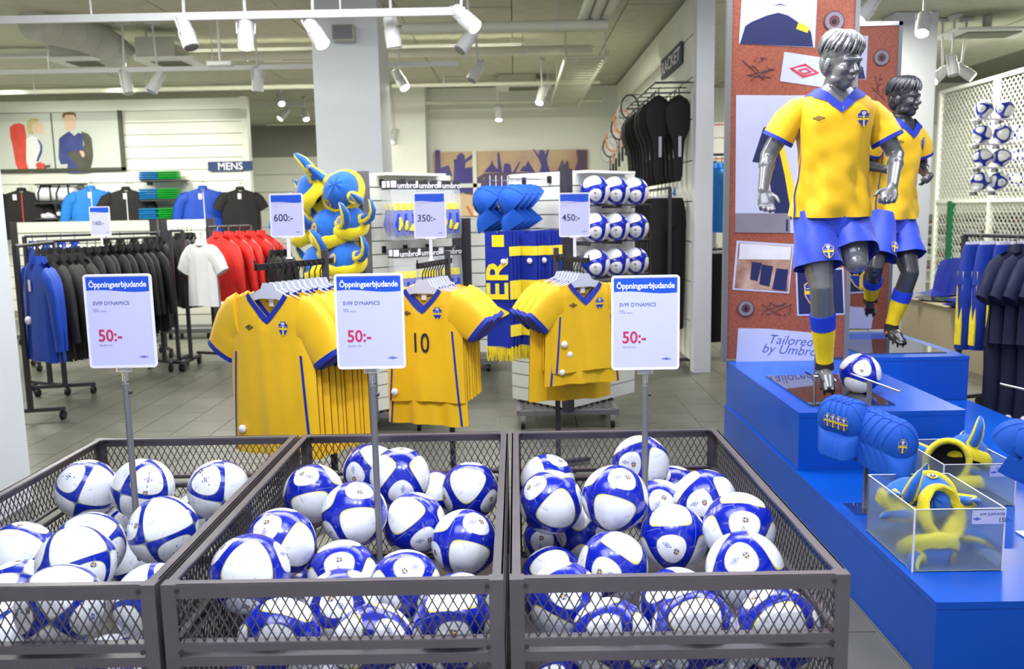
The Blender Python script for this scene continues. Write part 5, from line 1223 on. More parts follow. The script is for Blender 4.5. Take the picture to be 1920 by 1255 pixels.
for gi, (px, n, kinds, lbs) in enumerate(((932, 4, ('text', 'plain', 'plain', 'plain'), 'left'), (985, 5, ('block',) * 5, 'middle'), (1012, 4, ('block', 'plain', 'block', 'plain'), 'right'))):
    p0 = at(px, 432, 5.86 + .05 * gi); p0.z = ztop_s
    for q in range(n):
        kd = kinds[q]; p = p0 + Vector((.025, .028, 0)) * q * 1.1
        lb = 'blue scarf with large yellow letters hanging beside the yellow jersey racks' if kd == 'text' else '%s blue scarf %sin the %s bunch on the dark-post unit' % (('front', 'second', 'third', 'fourth', 'fifth')[q], 'with yellow blocks ' if kd == 'block' else '', lbs)
        rz = R(-14) if kd == 'text' else R(-36 - 4 * q)
        o = sc[kd]
        if kd not in used: used.add(kd); o.location = p; o.rotation_euler = (0, 0, rz); o['label'] = lb; o['group'] = 'scarves on the dark-post unit'
        else: dup(o, p, rz, lb, 'scarves on the dark-post unit')
    MB().tube([Vector((p0.x, p0.y - .03, ztop_s - .004)) - gt3.location, p0 + Vector((.03, .03, 0)) * n * 1.2 - gt3.location, G3v + gl * .3 + Vector((0, 0, ztop_s)) - gt3.location], .006, 6).obj('scarf_rail', CHROME, gt3)
# balls on wire shelves of the right face
for row, z in enumerate((at(1130, 358, 6.5).z, at(1130, 427, 6.5).z, at(1130, 494, 6.5).z)):
    for q in range(3):
        p = G3v + gr * (.16 + .235 * q) + nr * .135; p.z = z - .004 * q
        football(p, '%s ball on the %s wire shelf of the dark-post unit' % (('nearest', 'middle', 'farthest')[q], ('top', 'middle', 'bottom')[row]), 'balls on the dark-post display unit', None, q=Quaternion(Vector((0, 0, 1)), R(35)) @ Quaternion(Vector((1, 0, 0)), R(-24)))
    b = MB(); o = G3v
    for k in range(2): b.tube([gr * .02 + nr * (.09 + .09 * k) + Vector((0, 0, z - .105)), gr * .78 + nr * (.09 + .09 * k) + Vector((0, 0, z - .105))], .005, 6)
    b.obj('wire_shelf', DARK, gt3)['kind'] = 'stuff'
    for k in (.04, .4, .76): MB().bar(gr * k + Vector((0, .02, z - .11)), gr * k + nr * .19 + Vector((0, .0, z - .11)), .012, .03).obj('shelf_bracket', DARK, gt3, False)
# ================================================================== menswear wall and racks (left background)
def jacket_parts(t, g, m, sleeve='long', zipm=None, tagc=None, hood=False, sl=None, nu=14, nv=10, r0=.11, ang=72, hang=True):
    g.body(m, t, nu, nv)
    for sx in (-1, 1): g.sleeve(sx, m, t, length=sl or (.56 if sleeve == 'long' else .2), ang=ang if sleeve == 'long' else 52, r0=r0, r1=.06 if sleeve == 'long' else .085, n=10, fl=.45, bend=8)
    c = MB().tube([(0, 0, -.03), (0, .0, .0), (0, .004, .03)], [(g.nw * 1.05, .05), (g.nw * .95, .045), (g.nw * .85, .04)], 14, upv=(1, 0, 0), cap=False); c.obj('hood' if hood else 'collar', m, t)
    if zipm: MB().grid(lambda u, v: g.P((u - .5) * .035, v, True, .004), 1, 10, 0, 1, .02, .98).obj('zip', zipm, t)
    if tagc: MB().box(g.surf(*tagc, .008), (.055, .002, .09)).obj('price_tag', TAGW, t, False)
    if hang: MB().tube([(0, 0, .02), (0, 0, .06), (.012, 0, .075), (.014, 0, .09), (0, 0, .1), (-.012, 0, .09)], .004, 5).obj('hanger_hook', CHROME, t)
def row(proto, p0, d, n, step, rz, labels, group, jit=.06):
    p0, d = Vector(p0), Vector(d)
    for k in range(n):
        p = p0 + d * (step * k); lb = labels(k)
        if k == 0: proto.location = p; proto.rotation_euler = (0, 0, rz); proto['label'] = lb; proto['group'] = group
        else: dup(proto, p, rz + random.uniform(-jit, jit), lb, group)
def proto_j(m, W=.56, L=.74, sleeve='long', ph=.3, **k):
    t = thing('jacket' if sleeve == 'long' else 'shirt', 'x', 'jacket' if sleeve == 'long' else 'shirt'); g = Garment(W, L, .07, .035, .075, .08, .34, .018, ph); jacket_parts(t, g, m, sleeve, **k); return t
def rack(a, b, z, label, feet=True, m=DARK):
    a, b = Vector(a), Vector(b); c = (a + b) / 2; t = thing('clothes_rack', label, 'clothes rack', (c.x, c.y, 0)); a, b = a - c, b - c; d = (b - a).normalized(); s = Vector((-d.y, d.x, 0))
    MB().tube([a + Vector((0, 0, z)), b + Vector((0, 0, z))], .015, 10).obj('rail', m, t)
    for e in (a, b):
        MB().box(e + Vector((0, 0, z / 2 + .04)), (.035, .035, z - .08)).obj('upright', m, t, False)
        MB().bar(e - s * .26 + Vector((0, 0, .09)), e + s * .26 + Vector((0, 0, .09)), .035, .03).obj('foot_bar', m, t, False)
        for q in (-1, 1):
            p = e + s * .24 * q; MB().cyl(p + Vector((-.015, 0, .036)), p + Vector((.015, 0, .036)), .036, 12).obj('caster', BLACK, t)
    return t
YM = 14.74
# framed photo poster
def flat_print(t, name, layers, y=-.012):
    b = MB(); ms = []
    for k, (m, pg) in enumerate(layers):
        if m not in ms: ms.append(m)
        b.mi(ms.index(m)); b.poly([Vector((x, y - .0012 * (k + 1), z)) for x, z in pg])
    return b.obj(name, ms, t, False)
a, b = at(-60, 322, YM), at(224, 210, YM)
t = thing('photo_poster', 'wide photo poster of two hikers high on the menswear wall', 'poster', ((a.x + b.x) / 2, YM, (a.z + b.z) / 2)); PW, PH = b.x - a.x, b.z - a.z
PB = mat('poster_backing', (206, 212, 206), .12, noise=.03, nscale=1); FRM = mat('poster_frame', (70, 76, 60), .5, noise=.1)
MB().box((0, 0, 0), (PW, .02, PH)).obj('poster_sheet', PB, t, False)
MB().box((0, -.005, -PH / 2), (PW + .06, .04, .05)).obj('frame_rail', FRM, t, False); MB().box((PW / 2, -.005, 0), (.06, .04, PH + .05)).obj('frame_rail', FRM, t, False)
F = lambda pts: [(at(x, y, YM).x - t.location.x, at(x, y, YM).z - t.location.z) for x, y in pts]
SKIN = mat('print_skin', (226, 196, 170), .3, noise=.1); HAIRB = mat('print_blond', (206, 192, 140), .3, noise=.2, nscale=9); HAIRD = mat('print_brown_hair', (120, 96, 60), .3, noise=.2, nscale=9); PREDL = mat('print_backpack', (226, 84, 72), .3, noise=.2, nscale=6); PIND = mat('print_indigo', (70, 82, 150), .3, noise=.3, nscale=5); POLV = mat('print_olive', (92, 92, 82), .3, noise=.3, nscale=5); PWH = mat('print_vest', (232, 234, 236), .3, noise=.05)
pt = lambda pts: F([(x * 240 / 1920, 190 + y * 150 / 1200) for x, y in pts])
flat_print(t, 'woman_print', [(PREDL, pt([(150, 390), (210, 340), (300, 330), (370, 360), (395, 480), (420, 700), (400, 900), (450, 1070), (300, 1070), (240, 940), (190, 650), (160, 540)])), (PWH, pt([(400, 560), (480, 520), (560, 540), (620, 640), (600, 800), (560, 880), (560, 1060), (450, 1070), (400, 900)])), (SKIN, pt([(500, 340), (560, 300), (650, 340), (660, 420), (640, 490), (560, 490), (500, 430)])), (HAIRB, pt([(410, 320), (450, 265), (540, 255), (600, 280), (560, 320), (500, 360), (490, 440), (520, 490), (440, 500), (405, 420)])), (PIND, pt([(560, 560), (600, 590), (640, 660), (640, 760), (580, 900), (550, 900), (610, 740), (610, 660)])), (PREDL, pt([(545, 940), (600, 915), (680, 940), (690, 1010), (620, 1040), (560, 1020)])), (POLV, pt([(670, 965), (760, 950), (765, 990), (680, 1010)]))], -.011)
flat_print(t, 'man_print', [(PIND, pt([(890, 560), (950, 510), (1040, 450), (1120, 520), (1180, 470), (1250, 500), (1260, 900), (1230, 1070), (1010, 1070), (1020, 940), (920, 950), (885, 860)])), (POLV, pt([(1220, 450), (1330, 490), (1380, 560), (1405, 800), (1390, 920), (1350, 1060), (1230, 1070), (1130, 930), (1010, 790), (1100, 740), (1240, 740), (1270, 640)])), (SKIN, pt([(945, 240), (985, 200), (1110, 200), (1150, 240), (1140, 330), (1120, 420), (1060, 450), (1000, 430), (965, 340)])), (HAIRD, pt([(940, 240), (950, 180), (1010, 160), (1100, 160), (1145, 195), (1150, 250), (1110, 205), (990, 205), (965, 260)])), (SKIN, pt([(1200, 740), (1260, 750), (1280, 810), (1250, 850), (1215, 790)]))], -.011)
MB().box((F([(101, 270)])[0][0], -.0125, 0), (.02, .004, PH)).obj('poster_seam', FRM, t, False)
a, b = at(391, 321, YM), at(473, 302, YM)
t = thing('department_sign', 'navy sign reading MENS on the slat wall', 'sign', ((a.x + b.x) / 2, YM, (a.z + b.z) / 2)); NAVYS = mat('sign_navy', (20, 56, 110), .5, noise=.05)
MB().box((0, 0, 0), (b.x - a.x, .02, b.z - a.z)).obj('board', NAVYS, t, False); text('sign_text', 'MENS', .165, TAGW, t, (0, -.0115, -.058), bold=.003, align='CENTER')
# garments on pegs of the wall
def wall_garment(px, py, m, label, **k):
    p = at(px, py, YM - .32); g = proto_j(m, **k); g.location = p; g.rotation_euler = (0, 0, R(22)); g['label'] = label
    MB().tube([(0, .02, .09), (0, .30, .09)], .008, 6).obj('wall_peg', CHROME, g).rotation_euler = (0, 0, R(-22))
wall_garment(40, 356, BLK, 'black jacket with red drawcord hanging on the wall at the far left', W=.62, L=.80, zipm=RED, tagc=(-.1, -.12))
wall_garment(170, 352, SBLUE, 'sky blue jacket hanging on the menswear wall', W=.60, L=.80, zipm=WFAB, tagc=(-.02, -.12))
wall_garment(236, 354, BLK, 'black zip jacket with white cords on the menswear wall', W=.62, L=.84, zipm=WFAB, tagc=(-.02, -.12))
wall_garment(380, 352, JBLUE, 'royal blue jacket with pale zip on the menswear wall', W=.62, L=.82, zipm=WFAB, tagc=(-.05, -.14))
wall_garment(450, 354, BLK, 'black short-sleeved shirt on the menswear wall below the sign', W=.58, L=.78, sleeve='short', tagc=(-.02, -.12))
def shelf(px0, px1, py, label, dep=.34):
    a, b = at(px0, py, YM - dep), at(px1, py, YM - dep); t = thing('wall_shelf', label, 'shelf', ((a.x + b.x) / 2, YM - .02, a.z)); w = b.x - a.x
    MB().box((0, -dep / 2, -.012), (w, dep, .024)).obj('board', DARK, t, False)
    for sx in (-1, 1): MB().box((sx * w * .42, -dep * .3, -.05), (.02, dep * .6, .06)).obj('bracket', GREY, t, False)
    return t
def folded(p, m, n, w, label, group):
    t = thing('folded_shirts', label, 'folded clothes', p, 0, group)
    for k in range(n):
        b = MB(); hw = w / 2 * random.uniform(.93, 1.04); h = .034
        b.tube([(-hw, 0, h / 2), (-hw * .97, 0, h / 2), (hw * .97, 0, h / 2), (hw, 0, h / 2)], [(h * .2, .08), (h * .5, .13), (h * .5, .13), (h * .2, .08)], 12, upv=(0, 0, 1)); b.obj('shirt', m, t).location = (random.uniform(-.01, .01), random.uniform(-.01, .01), k * .036)
for k, (y, lb) in enumerate(((338, 'top'), (375, 'middle'), (412, 'bottom'))):
    sh = shelf(264, 342, y, lb + ' dark shelf of folded shirts on the menswear wall')
    for q, (px, m, cn) in enumerate(((283, CYAN, 'cyan'), (318, GREEN, 'green'))):
        p = at(px, y, YM - .20); folded((p.x, YM - .2, sh.location.z + .001), m, 5 if k else 4, .30, 'stack of folded %s shirts on the %s shelf' % (cn, lb), 'folded shirts on the menswear wall')
for k, (y, lb) in enumerate(((345, 'top shelf above the white bags, empty'), (380, 'shelf carrying two white bags'), (410, 'shelf carrying white shoes and bottles'))): shelf(65, 146, y, 'dark ' + lb + ' on the menswear wall')
def bag(px, py, label):
    p = at(px, py, YM - .22); t = thing('sports_bag', label, 'bag', (p.x, YM - .22, p.z))
    MB().tube([(-.17, 0, .13), (-.15, 0, .13), (.15, 0, .13), (.17, 0, .13)], [(.08, .08), (.125, .12), (.125, .12), (.08, .08)], 14, upv=(0, 0, 1)).obj('bag_body', WFAB, t)
    for sx in (-1, 1): MB().tube([(sx * .1, -.13, .02), (sx * .1, -.13, .14), (sx * .07, -.08, .26), (sx * .1, .1, .2)], .014, 6).obj('strap', BLK, t)
bag(92, 379, 'left white sports bag with black straps on the wall shelf'); bag(126, 379, 'right white sports bag with black straps on the wall shelf')
def shoe(p, rz, m, label, group, s=1.0):
    t = thing('shoe', label, 'shoe', p, rz, group)
    MB().tube([(-.13 * s, 0, .05 * s), (-.10 * s, 0, .06 * s), (-.03 * s, 0, .055 * s), (.06 * s, 0, .038 * s), (.12 * s, 0, .028 * s), (.14 * s, 0, .02 * s)], [(.03 * s, .025 * s), (.055 * s, .04 * s), (.05 * s, .042 * s), (.034 * s, .046 * s), (.024 * s, .04 * s), (.01 * s, .02 * s)], 10, upv=(0, 0, 1)).obj('upper', m, t)
    MB().box((0, 0, .008 * s), (.27 * s, .085 * s, .016 * s)).obj('sole', TAGW, t, False)
for k, px in enumerate((78, 92)):
    p = at(px, 409, YM - .2); shoe((p.x, YM - .2, p.z), R(-30), WFAB, ('left', 'right')[k] + ' white shoe on the lowest shelf of the menswear wall', 'white shoes on the wall shelf')
for k, px in enumerate((112, 124, 136)):
    p = at(px, 409, YM - .2); t = thing('bottle', ('left', 'middle', 'right')[k] + ' dark bottle with round white label on the lowest wall shelf', 'bottle', (p.x, YM - .2, p.z), 0, 'dark bottles on the wall shelf')
    MB().tube([(0, 0, 0), (0, 0, .14), (0, 0, .17), (0, 0, .2)], [.04, .04, .022, .02], 12).obj('bottle_body', BLACK, t); MB().tube([(0, 0, .04), (0, 0, .1)], .0415, 12).obj('bottle_label', TAGW, t); MB().cyl((0, 0, .2), (0, 0, .225), .022, 10).obj('bottle_cap', SIGNBLUE, t)
# low slat units in front of the wall
def low_unit(px0, px1, pytop, Y, label, post=True):
    a, b = at(px0, pytop, Y), at(px1, pytop, Y); w = b.x - a.x; t = thing('slat_unit', label, 'display unit', ((a.x + b.x) / 2, Y, 0)); zt = a.z
    MB().box((0, .06, zt / 2 + .08), (w, .06, zt - .18)).obj('core', SLATG, t, False)
    n = int((zt - .2) / .13); h = (zt - .18) / n; me = MB().box((0, .022, 0), (w, .016, h - .014)).mesh('slat', SLAT, False)
    for k in range(n): link('slat', me, t).location = (0, 0, .17 + h * (k + .5))
    for sx in (-1, 1): MB().box((sx * (w / 2 + .05), .06, zt / 2 + .04), (.10, .08, zt - .08)).obj('post', DARK, t, False)
    MB().box((0, .06, .11), (w + .2, .5, .06)).obj('plinth', GREY, t, False)
    for sx in (-1, 1):
        for y in (-.14, .26): MB().cyl((sx * w / 2 - .015, y, .04), (sx * w / 2 + .015, y, .04), .04, 12).obj('caster', BLACK, t)
    return t
low_unit(30, 278, 416, 11.6, 'low white slat unit with dark posts behind the black jacket rack')
low_unit(312, 384, 411, 11.9, 'low white slat unit with dark post behind the white shirts')
# black jacket rack
za = at(170, 450, 8.6).z
rack((at(70, 455, 8.2).x, 8.2, 0), (at(292, 450, 9.4).x, 9.4, 0), za, 'long dark rail full of black jackets left of the jersey racks')
A, B = Vector((at(70, 455, 8.2).x, 8.2, za - .10)), Vector((at(292, 450, 9.4).x, 9.4, za - .10)); dd = (B - A).normalized()
row(proto_j(BLK, .58, .88, ph=.7, zipm=BLK2), A + dd * .05, dd, 14, (B - A).length / 14.4, R(-46), lambda k: ORD[k] + ' black jacket from the left on the long dark rail', 'black jackets on the long dark rail')
za2 = at(200, 440, 9.9).z
rack((at(45, 440, 9.6).x, 9.6, 0), (at(295, 440, 10.4).x, 10.4, 0), za2, 'second dark rail behind the long one, carrying blue tops and black tops')
A, B = Vector((at(60, 440, 9.6).x, 9.6, za2 - .08)), Vector((at(290, 440, 10.4).x, 10.4, za2 - .08)); dd = (B - A).normalized()
row(proto_j(JBLUE, .5, .7, ph=1.7, sleeve='short'), A, dd, 4, .14, R(-50), lambda k: ORD[k] + ' royal blue top from the left on the second dark rail', 'blue tops on the second rail')
row(proto_j(BLK, .52, .72, ph=2.7), A + dd * .75, dd, 6, .15, R(-50), lambda k: ORD[k] + ' black top from the left on the second dark rail', 'black tops on the second rail')
# blue jacket and charcoal coats at the left edge
p = at(66, 488, 7.0); rack((at(22, 470, 7.0).x, 7.05, 0), (at(120, 466, 8.3).x, 8.1, 0), p.z + .11, 'short dark rack of blue and charcoal jackets beside the left column')
bj = proto_j(JBLUE, .60, .80, ph=.2, tagc=(.0, -.2), ang=80); tagball(bj, Garment(.60, .80, .07, .035, .075, .08, .34, .018, .2).surf(-.06, -.48, .02), .035)
row(bj, p, (.1, .6, 0), 2, .10, R(-44), lambda k: ('royal blue jacket with price tag facing front at the left column', 'second royal blue jacket, hidden behind the front one at the left column')[k], 'blue jackets beside the left column')
row(proto_j(BLK2, .58, .84, ph=1.1, zipm=BLK), at(98, 484, 7.35), (.35, .7, 0), 4, .11, R(-46), lambda k: ORD[k] + ' charcoal coat from the front beside the blue jackets', 'charcoal coats beside the blue jackets')
# red jackets and white shirts
zr = at(420, 436, 9.9).z
rack((at(390, 440, 9.9).x, 9.9, 0), (at(470, 430, 10.6).x, 10.6, 0), zr + .06, 'dark rack of red jackets left of the jersey racks')
row(proto_j(RED, .62, .72, ph=.5, zipm=RED, ang=76), at(408, 440, 9.55), Vector((.72, .5, 0)).normalized(), 5, .12, R(-40), lambda k: ORD[k] + ' red jacket from the front on the red jacket rack', 'red jackets')
row(proto_j(WFAB, .40, .66, ph=.9, sleeve='short', ang=76), at(377, 455, 9.2), (-.3, .8, 0), 4, .05, R(-30), lambda k: ORD[k] + ' white shirt from the front beside the red jackets', 'white shirts beside the red jackets')
rack((at(345, 440, 9.9).x, 9.5, 0), (at(385, 440, 10.2).x, 9.5, 0), at(380, 446, 9.5).z + .08, 'small dark rack holding the white shirts')
row(proto_j(BLK, .5, .82, ph=1.9), at(334, 442, 10.2), (.25, .5, 0), 4, .12, R(-55), lambda k: ORD[k] + ' black padded jacket from the left, behind the white shirts', 'black padded jackets behind the white shirts')
row(proto_j(BLK, .45, .62, ph=.9), at(512, 474, 9.3), (.6, .5, 0), 3, .10, R(-60), lambda k: ORD[k] + ' black jacket behind the leftmost yellow jersey rack', 'black jackets behind the leftmost jersey rack')
row(proto_j(SBLUE, .5, .3, ph=.9, sleeve='short'), at(560, 372, 9.0), (.3, .8, 0), 1, .1, R(-24), lambda k: 'sky blue top peeking out behind the 600 price sign', 'tops behind the 600 sign')
small_sign(188, 415, 8.7, .20, .285, '160:-', 'pale price sign standing on the long black jacket rail', .10)
# ================================================================== crowd poster and low unit (centre background)
YB = 15.54
a, b = at(815, 406, YB), at(1102, 280, YB)
t = thing('crowd_poster', 'purple and peach poster of a cheering crowd on the back wall', 'poster', ((a.x + b.x) / 2, YB, (a.z + b.z) / 2)); PW, PH = b.x - a.x, b.z - a.z
PEACH = mat('print_peach', (206, 182, 140), .12, noise=.12, nscale=1.5, rgb2=(186, 150, 128)); PURP = mat('print_purple', (84, 70, 132), .15, noise=.25, nscale=3, rgb2=(70, 62, 150)); DUSK = mat('print_dusk', (104, 88, 112), .15, noise=.2, nscale=3); CRM = mat('print_cream', (222, 198, 160), .15, noise=.1, nscale=3); ORNG = mat('print_orange', (224, 112, 70), .2, noise=.1)
MB().box((0, 0, 0), (PW, .02, PH)).obj('poster_sheet', PEACH, t, False)
F = lambda pts: [(at(800 + x / 6, 260 + y / 6, YB).x - t.location.x, at(800 + x / 6, 260 + y / 6, YB).z - t.location.z) for x, y in pts]
flat_print(t, 'crowd_print', [
    (DUSK, F([(430, 500), (570, 440), (650, 390), (850, 380), (1000, 380), (1240, 380), (1560, 360), (1800, 380), (1800, 640), (700, 660), (420, 620)])),
    (PURP, F([(310, 230), (300, 280), (330, 240), (345, 190), (390, 155), (430, 190), (430, 240), (520, 170), (525, 215), (440, 270), (430, 330), (520, 320), (520, 600), (300, 620)])),
    (PURP, F([(640, 380), (720, 290), (735, 235), (750, 290), (800, 350), (795, 160), (815, 155), (850, 380)])), (PURP, F([(860, 380), (870, 290), (910, 275), (945, 300), (955, 380)])), (PURP, F([(970, 380), (1040, 262), (1055, 265), (1000, 380)])), (PURP, F([(1045, 370), (1095, 300), (1105, 320), (1140, 250), (1220, 380)])),
    (PURP, F([(1195, 122), (1210, 122), (1262, 190), (1262, 140), (1295, 120), (1328, 145), (1330, 190), (1360, 122), (1378, 122), (1352, 230), (1362, 300), (1390, 375), (1270, 375), (1290, 300), (1255, 220)])), (DUSK, F([(1470, 360), (1520, 240), (1535, 240), (1545, 300), (1575, 250), (1590, 250), (1600, 330), (1640, 370)])), (DUSK, F([(1680, 130), (1800, 130), (1800, 380), (1660, 370), (1700, 250)])), (PURP, F([(95, 130), (150, 130), (160, 330), (250, 300), (290, 420), (150, 440), (95, 430)])),
    (CRM, F([(220, 870), (240, 640), (320, 700), (400, 620), (520, 640), (560, 720), (650, 650), (710, 620), (722, 545), (740, 610), (830, 720), (870, 870)])), (ORNG, F([(440, 760), (470, 760), (530, 870), (500, 870)])), (ORNG, F([(645, 705), (672, 705), (640, 870), (612, 870)]))], -.011)
MB().box((F([(545, 500)])[0][0], -.03, 0), (.07, .03, PH)).obj('sheet_rail', WHITE, t, False); MB().box((F([(320, 532)])[0][0], -.03, F([(320, 532)])[0][1]), (.9, .03, .07)).obj('sheet_rail', WHITE, t, False)
low_unit(826, 846, 409, 9.0, 'low white slat unit with dark post left of the scarves')
low_unit(882, 910, 409, 9.1, 'narrow white slat panel right of the dark post by the scarves')
rack((at(872, 432, 9.8).x, 9.8, 0), (at(925, 432, 10.2).x, 10.2, 0), at(890, 428, 10).z, 'dark rail of red and black tops behind the scarves')
row(proto_j(RED, .45, .6, ph=.2, sleeve='short'), at(890, 450, 9.9), (.8, .4, 0), 3, .09, R(-50), lambda k: ORD[k] + ' red top from the left on the rail behind the scarves', 'red tops behind the scarves')
row(proto_j(BLK, .45, .6, ph=.2, sleeve='short'), at(874, 446, 9.8), (.4, .6, 0), 2, .09, R(-60), lambda k: ORD[k] + ' black top on the rail behind the scarves', 'black tops behind the scarves')
# ================================================================== racket wall
XR = 1.755
def at_x(px, py, X):
    d = FWD + RT * ((px - 960) / F_PX) + UP * ((627.5 - py) / F_PX); return EYE + d * (X / d.x)
a, b = at_x(1241, 146, XR - .03), at_x(1278, 82, XR - .03)
t = thing('department_sign', 'dark sign reading RACKET high on the right slat wall', 'sign', (XR - .03, (a.y + b.y) / 2, (a.z + b.z) / 2)); RSG = mat('sign_slate', (54, 66, 86), .5, noise=.05)
MB().box((0, 0, 0), (.02, abs(a.y - b.y), .22)).obj('board', RSG, t, False); text('sign_text', 'RACKET', .19, TAGW, t, (-.0115, 0, -.065), rot=(math.pi / 2, 0, -math.pi / 2), bold=.003, align='CENTER', sx=1.6)
fz = at_x(1228, 168, 1.45).z
t = thing('wire_rack', 'wire hook frame for black racket covers on the racket wall', 'rack', (XR, 9.9, fz))
for z in (0, -.10): MB().tube([(-.04, -1.15, z), (-.38, -1.15, z), (-.38, 1.1, z), (-.04, 1.1, z)], .008, 6).obj('frame_wire', DARK, t)
for k in range(7): MB().tube([(0, -1.1 + k * .36, 0), (-.38, -1.1 + k * .36, 0)], .006, 6).obj('cross_wire', DARK, t)
def racket_cover(label, group):
    t = thing('racket_cover', label, 'racket cover', (0, 0, 0), 0, group)
    n = 18; rr = []
    for z, w in ((0, .02), (-.04, .09), (-.12, .135), (-.24, .14), (-.34, .11), (-.44, .065), (-.6, .05), (-.78, .045), (-.84, .02)): rr.append([Vector((w * math.cos(2 * math.pi * j / n), .035 * math.sin(2 * math.pi * j / n) * (.5 + w * 3), z)) for j in range(n)])
    MB().ring(rr).obj('cover', BLK, t); MB().box((.0, -.036, -.5), (.03, .004, .2)).obj('print_patch', EMBW, t, False); MB().tube([(0, 0, 0), (0, 0, .06), (.02, 0, .08)], .006, 5).obj('loop', BLK, t)
    return t
rc = racket_cover('x', 'g'); nn = 0
for k in range(9):
    for q in range(2):
        p = Vector((XR - .12 - .2 * q, 8.93 + .25 * k, fz - .1)); lb = ORD[k] + ' racket cover from the front, %s row of the wire rack' % ('wall-side', 'aisle-side')[q]
        if nn == 0: rc.location = p; rc['label'] = lb; rc['group'] = 'black racket covers'; rc.rotation_euler = (0, 0, R(10))
        else: dup(rc, p, R(random.uniform(-15, 25)), lb, 'black racket covers')
        nn += 1
def racket(label, group, m):
    t = thing('racket', label, 'racket', (0, 0, 0), 0, group)
    MB().tube([(.11 * math.sin(a), 0, -.15 + .15 * math.cos(a)) for a in [2 * math.pi * i / 20 for i in range(21)]], .011, 6).obj('head_frame', m, t)
    MB().tube([(0, 0, -.30), (0, 0, -.48)], .009, 6).obj('shaft', m, t); MB().tube([(0, 0, -.48), (0, 0, -.67)], .016, 8).obj('grip', BLK, t)
    b = MB()
    for i in range(-4, 5): b.box((i * .022, 0, -.15), (.002, .002, 2 * (max(.0, .0105 - (i * .022) ** 2 * .85)) ** .5 * 1.3)); b.box((0, 0, -.15 + i * .03), (2 * (max(.0, .0118 - (i * .025) ** 2)) ** .5, .002, .002))
    b.obj('strings', TAGW, t, False)['kind'] = 'stuff'
    return t
RO = mat('racket_orange', (200, 120, 50), .4, noise=.1); RB = mat('racket_black', (40, 40, 44), .35, noise=.1); RSI = mat('racket_silver', (190, 192, 196), .3, .5, noise=.1)
for k in range(8):
    m = (RB, RSI, RO, RB, RSI, RO, RB, RSI)[k]; p = Vector((XR - .30, 11.3 + .38 * k, at_x(1178 - 5 * k, 180 + 12 * k * .8, 1.45).z - .02 * k)); racket(ORD[k] + ' racket from the front on the racket wall, %s frame' % ('dark', 'silver', 'orange', 'dark', 'silver', 'orange', 'dark', 'silver')[k], 'rackets on the wall', m).location = p
    MB().tube([(0, 0, 0), (.3, 0, 0)], .006, 5).obj('peg', CHROME, [o for o in COL.objects if o.name.startswith('racket') and o.location == p][0])
fz2 = at_x(1240, 352, 1.45).z
rack((XR - .2, 8.95, 0), (XR - .2, 11.4, 0), fz2, 'dark rail of long black garments below the racket covers')
def trousers(label, group, m, L=1.0, stripe=None):
    t = thing('trousers', label, 'trousers', (0, 0, 0), 0, group)
    MB().ring([[Vector((.20 * w * math.cos(2 * math.pi * j / 16), .05 * w2 * math.sin(2 * math.pi * j / 16), z)) for j in range(16)] for w, w2, z in ((.85, .7, 0), (.95, .9, -.06), (1.05, 1.2, -.2), (1.08, 1.3, -.3))], True, True).obj('waist', m, t)
    for sx in (-1, 1):
        lg = MB().tube([(sx * .095, 0, -.26), (sx * .105, .01 * sx, -.45), (sx * .11, 0, -.75 * L), (sx * .12, .01, -L)], [(.11, .065), (.10, .06), (.085, .05), (.075, .045)], 12, upv=(1, 0, 0)).obj('leg', m, t)
        if stripe: MB().box((sx * .19, 0, -L * .6), (.012, .05, L * .7)).obj('leg_stripe', stripe, lg, False)
    MB().box((0, 0, .012), (.30, .012, .02)).obj('clip_hanger', TAGW, t, False); MB().tube([(0, 0, .02), (0, 0, .07), (.012, 0, .085), (0, 0, .1)], .004, 5).obj('hanger_hook', CHROME, t)
    return t
row(trousers('x', 'g', BLK, 1.35), (XR - .2, 9.05, fz2 - .10), (0, 1, 0), 9, .24, R(20), lambda k: ORD[k] + ' long black trousers from the front on the rail below the racket covers', 'black trousers below the racket covers', .1)
# ================================================================== gap between the white post and the first cork panel
zg = at(1335, 290, 9.6).z
rack((at(1322, 290, 9.6).x, 9.6, 0), (at(1352, 290, 9.6).x + .3, 9.6, 0), zg, 'tall dark rail of blue shirts seen between the white post and cork panel')
row(proto_j(SBLUE, .48, .70, ph=.3, sleeve='short', ang=60), at(1322, 312, 9.5), (.8, .3, 0), 4, .08, R(-40), lambda k: ORD[k] + ' blue shirt from the left seen between white post and cork panel', 'blue shirts behind the white post')
row(trousers('x', 'g', BLK, .95), at(1320, 476, 9.5), (.8, .3, 0), 4, .09, R(-30), lambda k: ORD[k] + ' dark trousers from the left under the blue shirts behind the white post', 'dark trousers behind the white post')
rack((at(1320, 470, 9.7).x, 9.75, 0), (at(1352, 470, 9.7).x + .3, 9.75, 0), at(1335, 468, 9.7).z, 'lower dark rail of dark trousers seen behind the white post')
a = at(1345, 265, 14); t = thing('basketball_backboard', 'white basketball backboard with red lines behind the white post', 'backboard', (a.x, 14, a.z)); ORL = mat('backboard_red', (216, 96, 70), .4, noise=.05)
MB().prism([(-.35, -.3), (.35, -.3), (.35, .1), (.2, .28), (-.2, .28), (-.35, .1)], -.02, .02).obj('board', WHITE, t, False)
P = [(-.32, -.27), (.32, -.27), (.32, .09), (.18, .25), (-.18, .25), (-.32, .09)]
MB().tube([Vector((x, -.022, z)) for x, z in P + P[:1]], .011, 5).obj('border_line', ORL, t); MB().tube([Vector((x, -.022, z)) for x, z in ((-.12, -.2), (.12, -.2), (.12, .05), (-.12, .05), (-.12, -.2))], .011, 5).obj('target_line', ORL, t); MB().box((0, .2, -1.0), (.06, .06, 2 * 1.0)).obj('pole', GREY, t, False)
